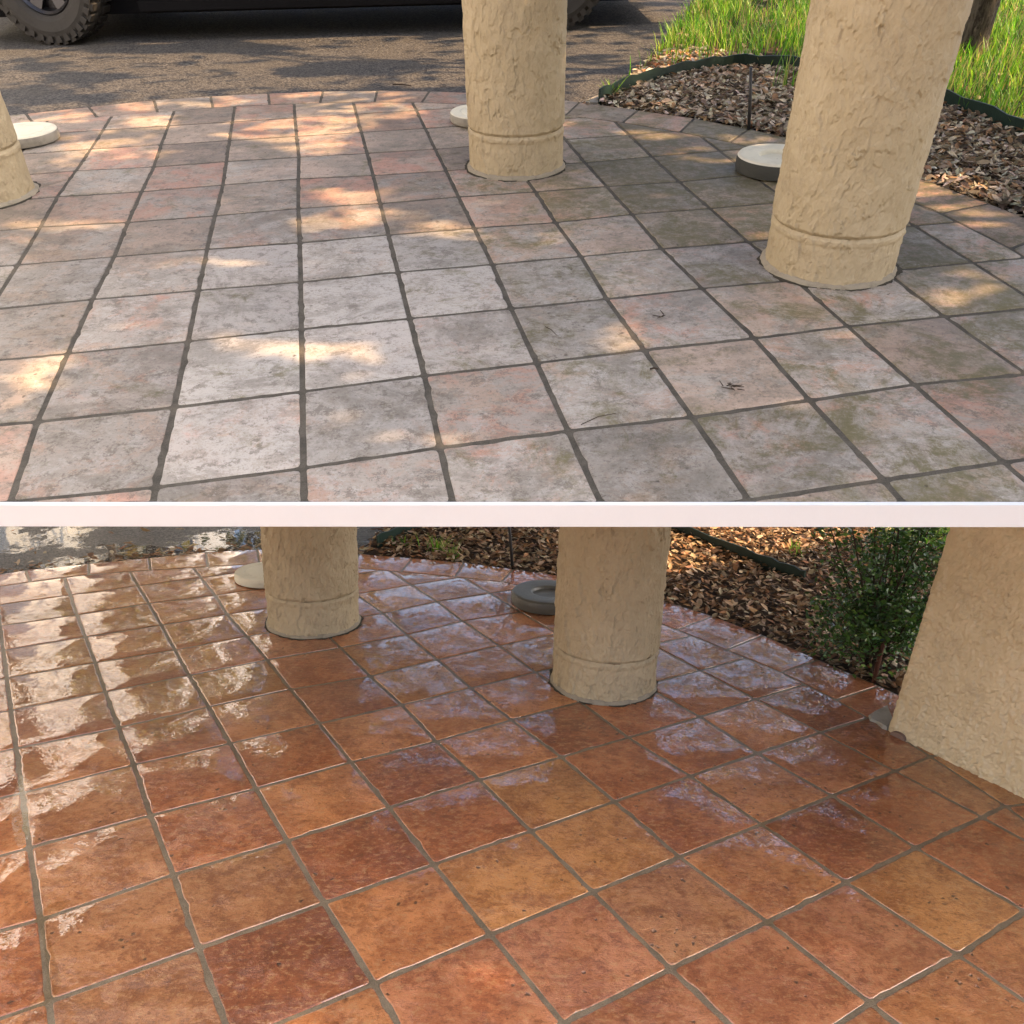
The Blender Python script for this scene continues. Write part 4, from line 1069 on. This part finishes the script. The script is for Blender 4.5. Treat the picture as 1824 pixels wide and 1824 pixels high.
for k, (x, y, hh, lb) in enumerate(((-5.9, 8.6, 6.4, 'added thin leaved young tree before the pale house, nearest of three'), (-5.7, 11.8, 7.4, 'added thin leaved young tree before the pale house, middle of three'), (-5.4, 17.6, 8.0, 'added thin leaved young tree before the pale house, farthest of three'))):
    L = []  # unseen trees added to break up the reflection of the house
    while len(L) < 200:
        v = Vector((rb.uniform(-1, 1), rb.uniform(-1, 1), rb.uniform(-1, 1)))
        if v.length > 1 or noise.noise(v * 3.0 + Vector((k * 5, 9, 0))) < -0.05: continue
        L.append(Vector((x, y, hh * 0.66)) + Vector((v.x * 0.95, v.y * 1.5, v.z * hh * 0.34)))
    oak(Vector((x, y, -0.06)), Vector((0, 0, 1)), L, lb, 0.07, 'added_young_tree', hh * 0.35, 12, 0.20, [(0.12, 0.15, 0.02), (0.20, 0.20, 0.03), (0.30, 0.26, 0.05)])

# ------------------------------------------------------------------ small things
def scrap(level, pxy, size, mat_cols, label, name='fallen_leaf', z=0.010, cat='leaf', yaw=0.4):
    c = level.px(*pxy)
    V, Fc, C = leaf_mesh(np.zeros((1, 3)), size, 0.42, 0.25, np.array([mat_cols]), 0.35, np.array([yaw]))
    V[:, 2] += 0.004
    return tag(np_mesh(name, V, Fc, MAT['litter'], C, None, at(level, c.x, c.y, z)), label, cat)
scrap(LOW, (216, 1503), 0.034, (0.07, 0.05, 0.03), 'single small dark leaf on a wet tile at the left')
scrap(UP, (1580, 531), 0.012, (0.03, 0.025, 0.02), 'tiny dark crumb on a dry tile right of the leaning column', 'debris_crumb', cat='debris')
def bits(level, pxy, n, spread, label, name, cat):
    c = level.px(*pxy); V, Fc = [], []
    rr = random.Random(int(pxy[0]))
    for k in range(n):
        a = Vector((rr.gauss(0, spread), rr.gauss(0, spread), 0.003 + rr.random() * 0.005)); b = a + Vector((rr.gauss(0, spread * 1.3), rr.gauss(0, spread * 1.3), rr.gauss(0, 0.003)))
        tube([a, b], [0.0016, 0.001], 5, V, Fc)
    return tag(mesh_obj(name, V, Fc, MAT['twig'], None, at(level, c.x, c.y, 0.009)), label, cat)
bits(UP, (1300, 697), 16, 0.009, 'small dark dried insect remains on a pale dry tile', 'dried_insect', 'insect')
bits(UP, (1178, 570), 7, 0.008, 'dark crumb of debris on the tile below the sunny spot', 'debris_crumb', 'debris')
def twig(level, a, b, label, r=0.0012):
    p, q = level.px(*a), level.px(*b); d = q - p
    V, Fc = tube([(0, 0, 0.003), (d.x * 0.5, d.y * 0.5 + d.length * 0.06, 0.006), (d.x, d.y, 0.003)], [r, r, r * 0.6], 6)
    return tag(mesh_obj('twig', V, Fc, MAT['twig'], None, at(level, p.x, p.y, 0.008)), label, 'twig')
twig(UP, (971, 588), (992, 604), 'thin straight twig lying on a pale dry tile')
twig(UP, (1035, 763), (1096, 743), 'long curved twig along the tile edge near the front')
twig(UP, (1157, 664), (1172, 664), 'short thick twig stub on a dry tile joint', 0.003)
twig(UP, (700, 154), (733, 157), 'twig on the asphalt just behind the dry patio border', 0.004)
# rain water standing in low joints of the wet floor
def puddle(pxs, label, z=0.0024):
    pts = [LOW.px(*p) for p in pxs]; c = sum(pts, Vector((0, 0))) / len(pts)
    sp = smooth_path(pts + [pts[0]], 5)[:-1]
    n = len(sp)
    if area(sp) < 0: sp.reverse()
    V = [((p - c).x, (p - c).y, 0.0) for p in sp]
    Fc = [tuple(range(n))]
    return tag(mesh_obj('puddle', V, Fc, MAT['water'], None, at(LOW, c.x, c.y, z)), label, 'puddle')
puddle(((60, 1640), (90, 1612), (126, 1606), (112, 1622), (86, 1640), (96, 1700), (110, 1752), (90, 1785), (60, 1800), (20, 1812), (78, 1768), (80, 1700), (70, 1655)), 'ragged puddle in the joint at the lower left')
puddle(((1376, 1465), (1392, 1460), (1392, 1474), (1384, 1484), (1366, 1480), (1352, 1474), (1360, 1462)), 'small bright puddle where joints cross under the right tiles')
puddle(((1210, 1724), (1220, 1718), (1224, 1730), (1216, 1742), (1208, 1736)), 'tiny blue puddle in a joint crossing near the bottom')
puddle(((1360, 1646), (1368, 1640), (1382, 1641), (1376, 1650), (1366, 1652)), 'little bright puddle at a joint crossing left of ochre tile')
puddle(((36, 1380), (60, 1398), (52, 1420), (56, 1460), (48, 1500), (30, 1506), (20, 1440)), 'long puddle along the joint at the far left')
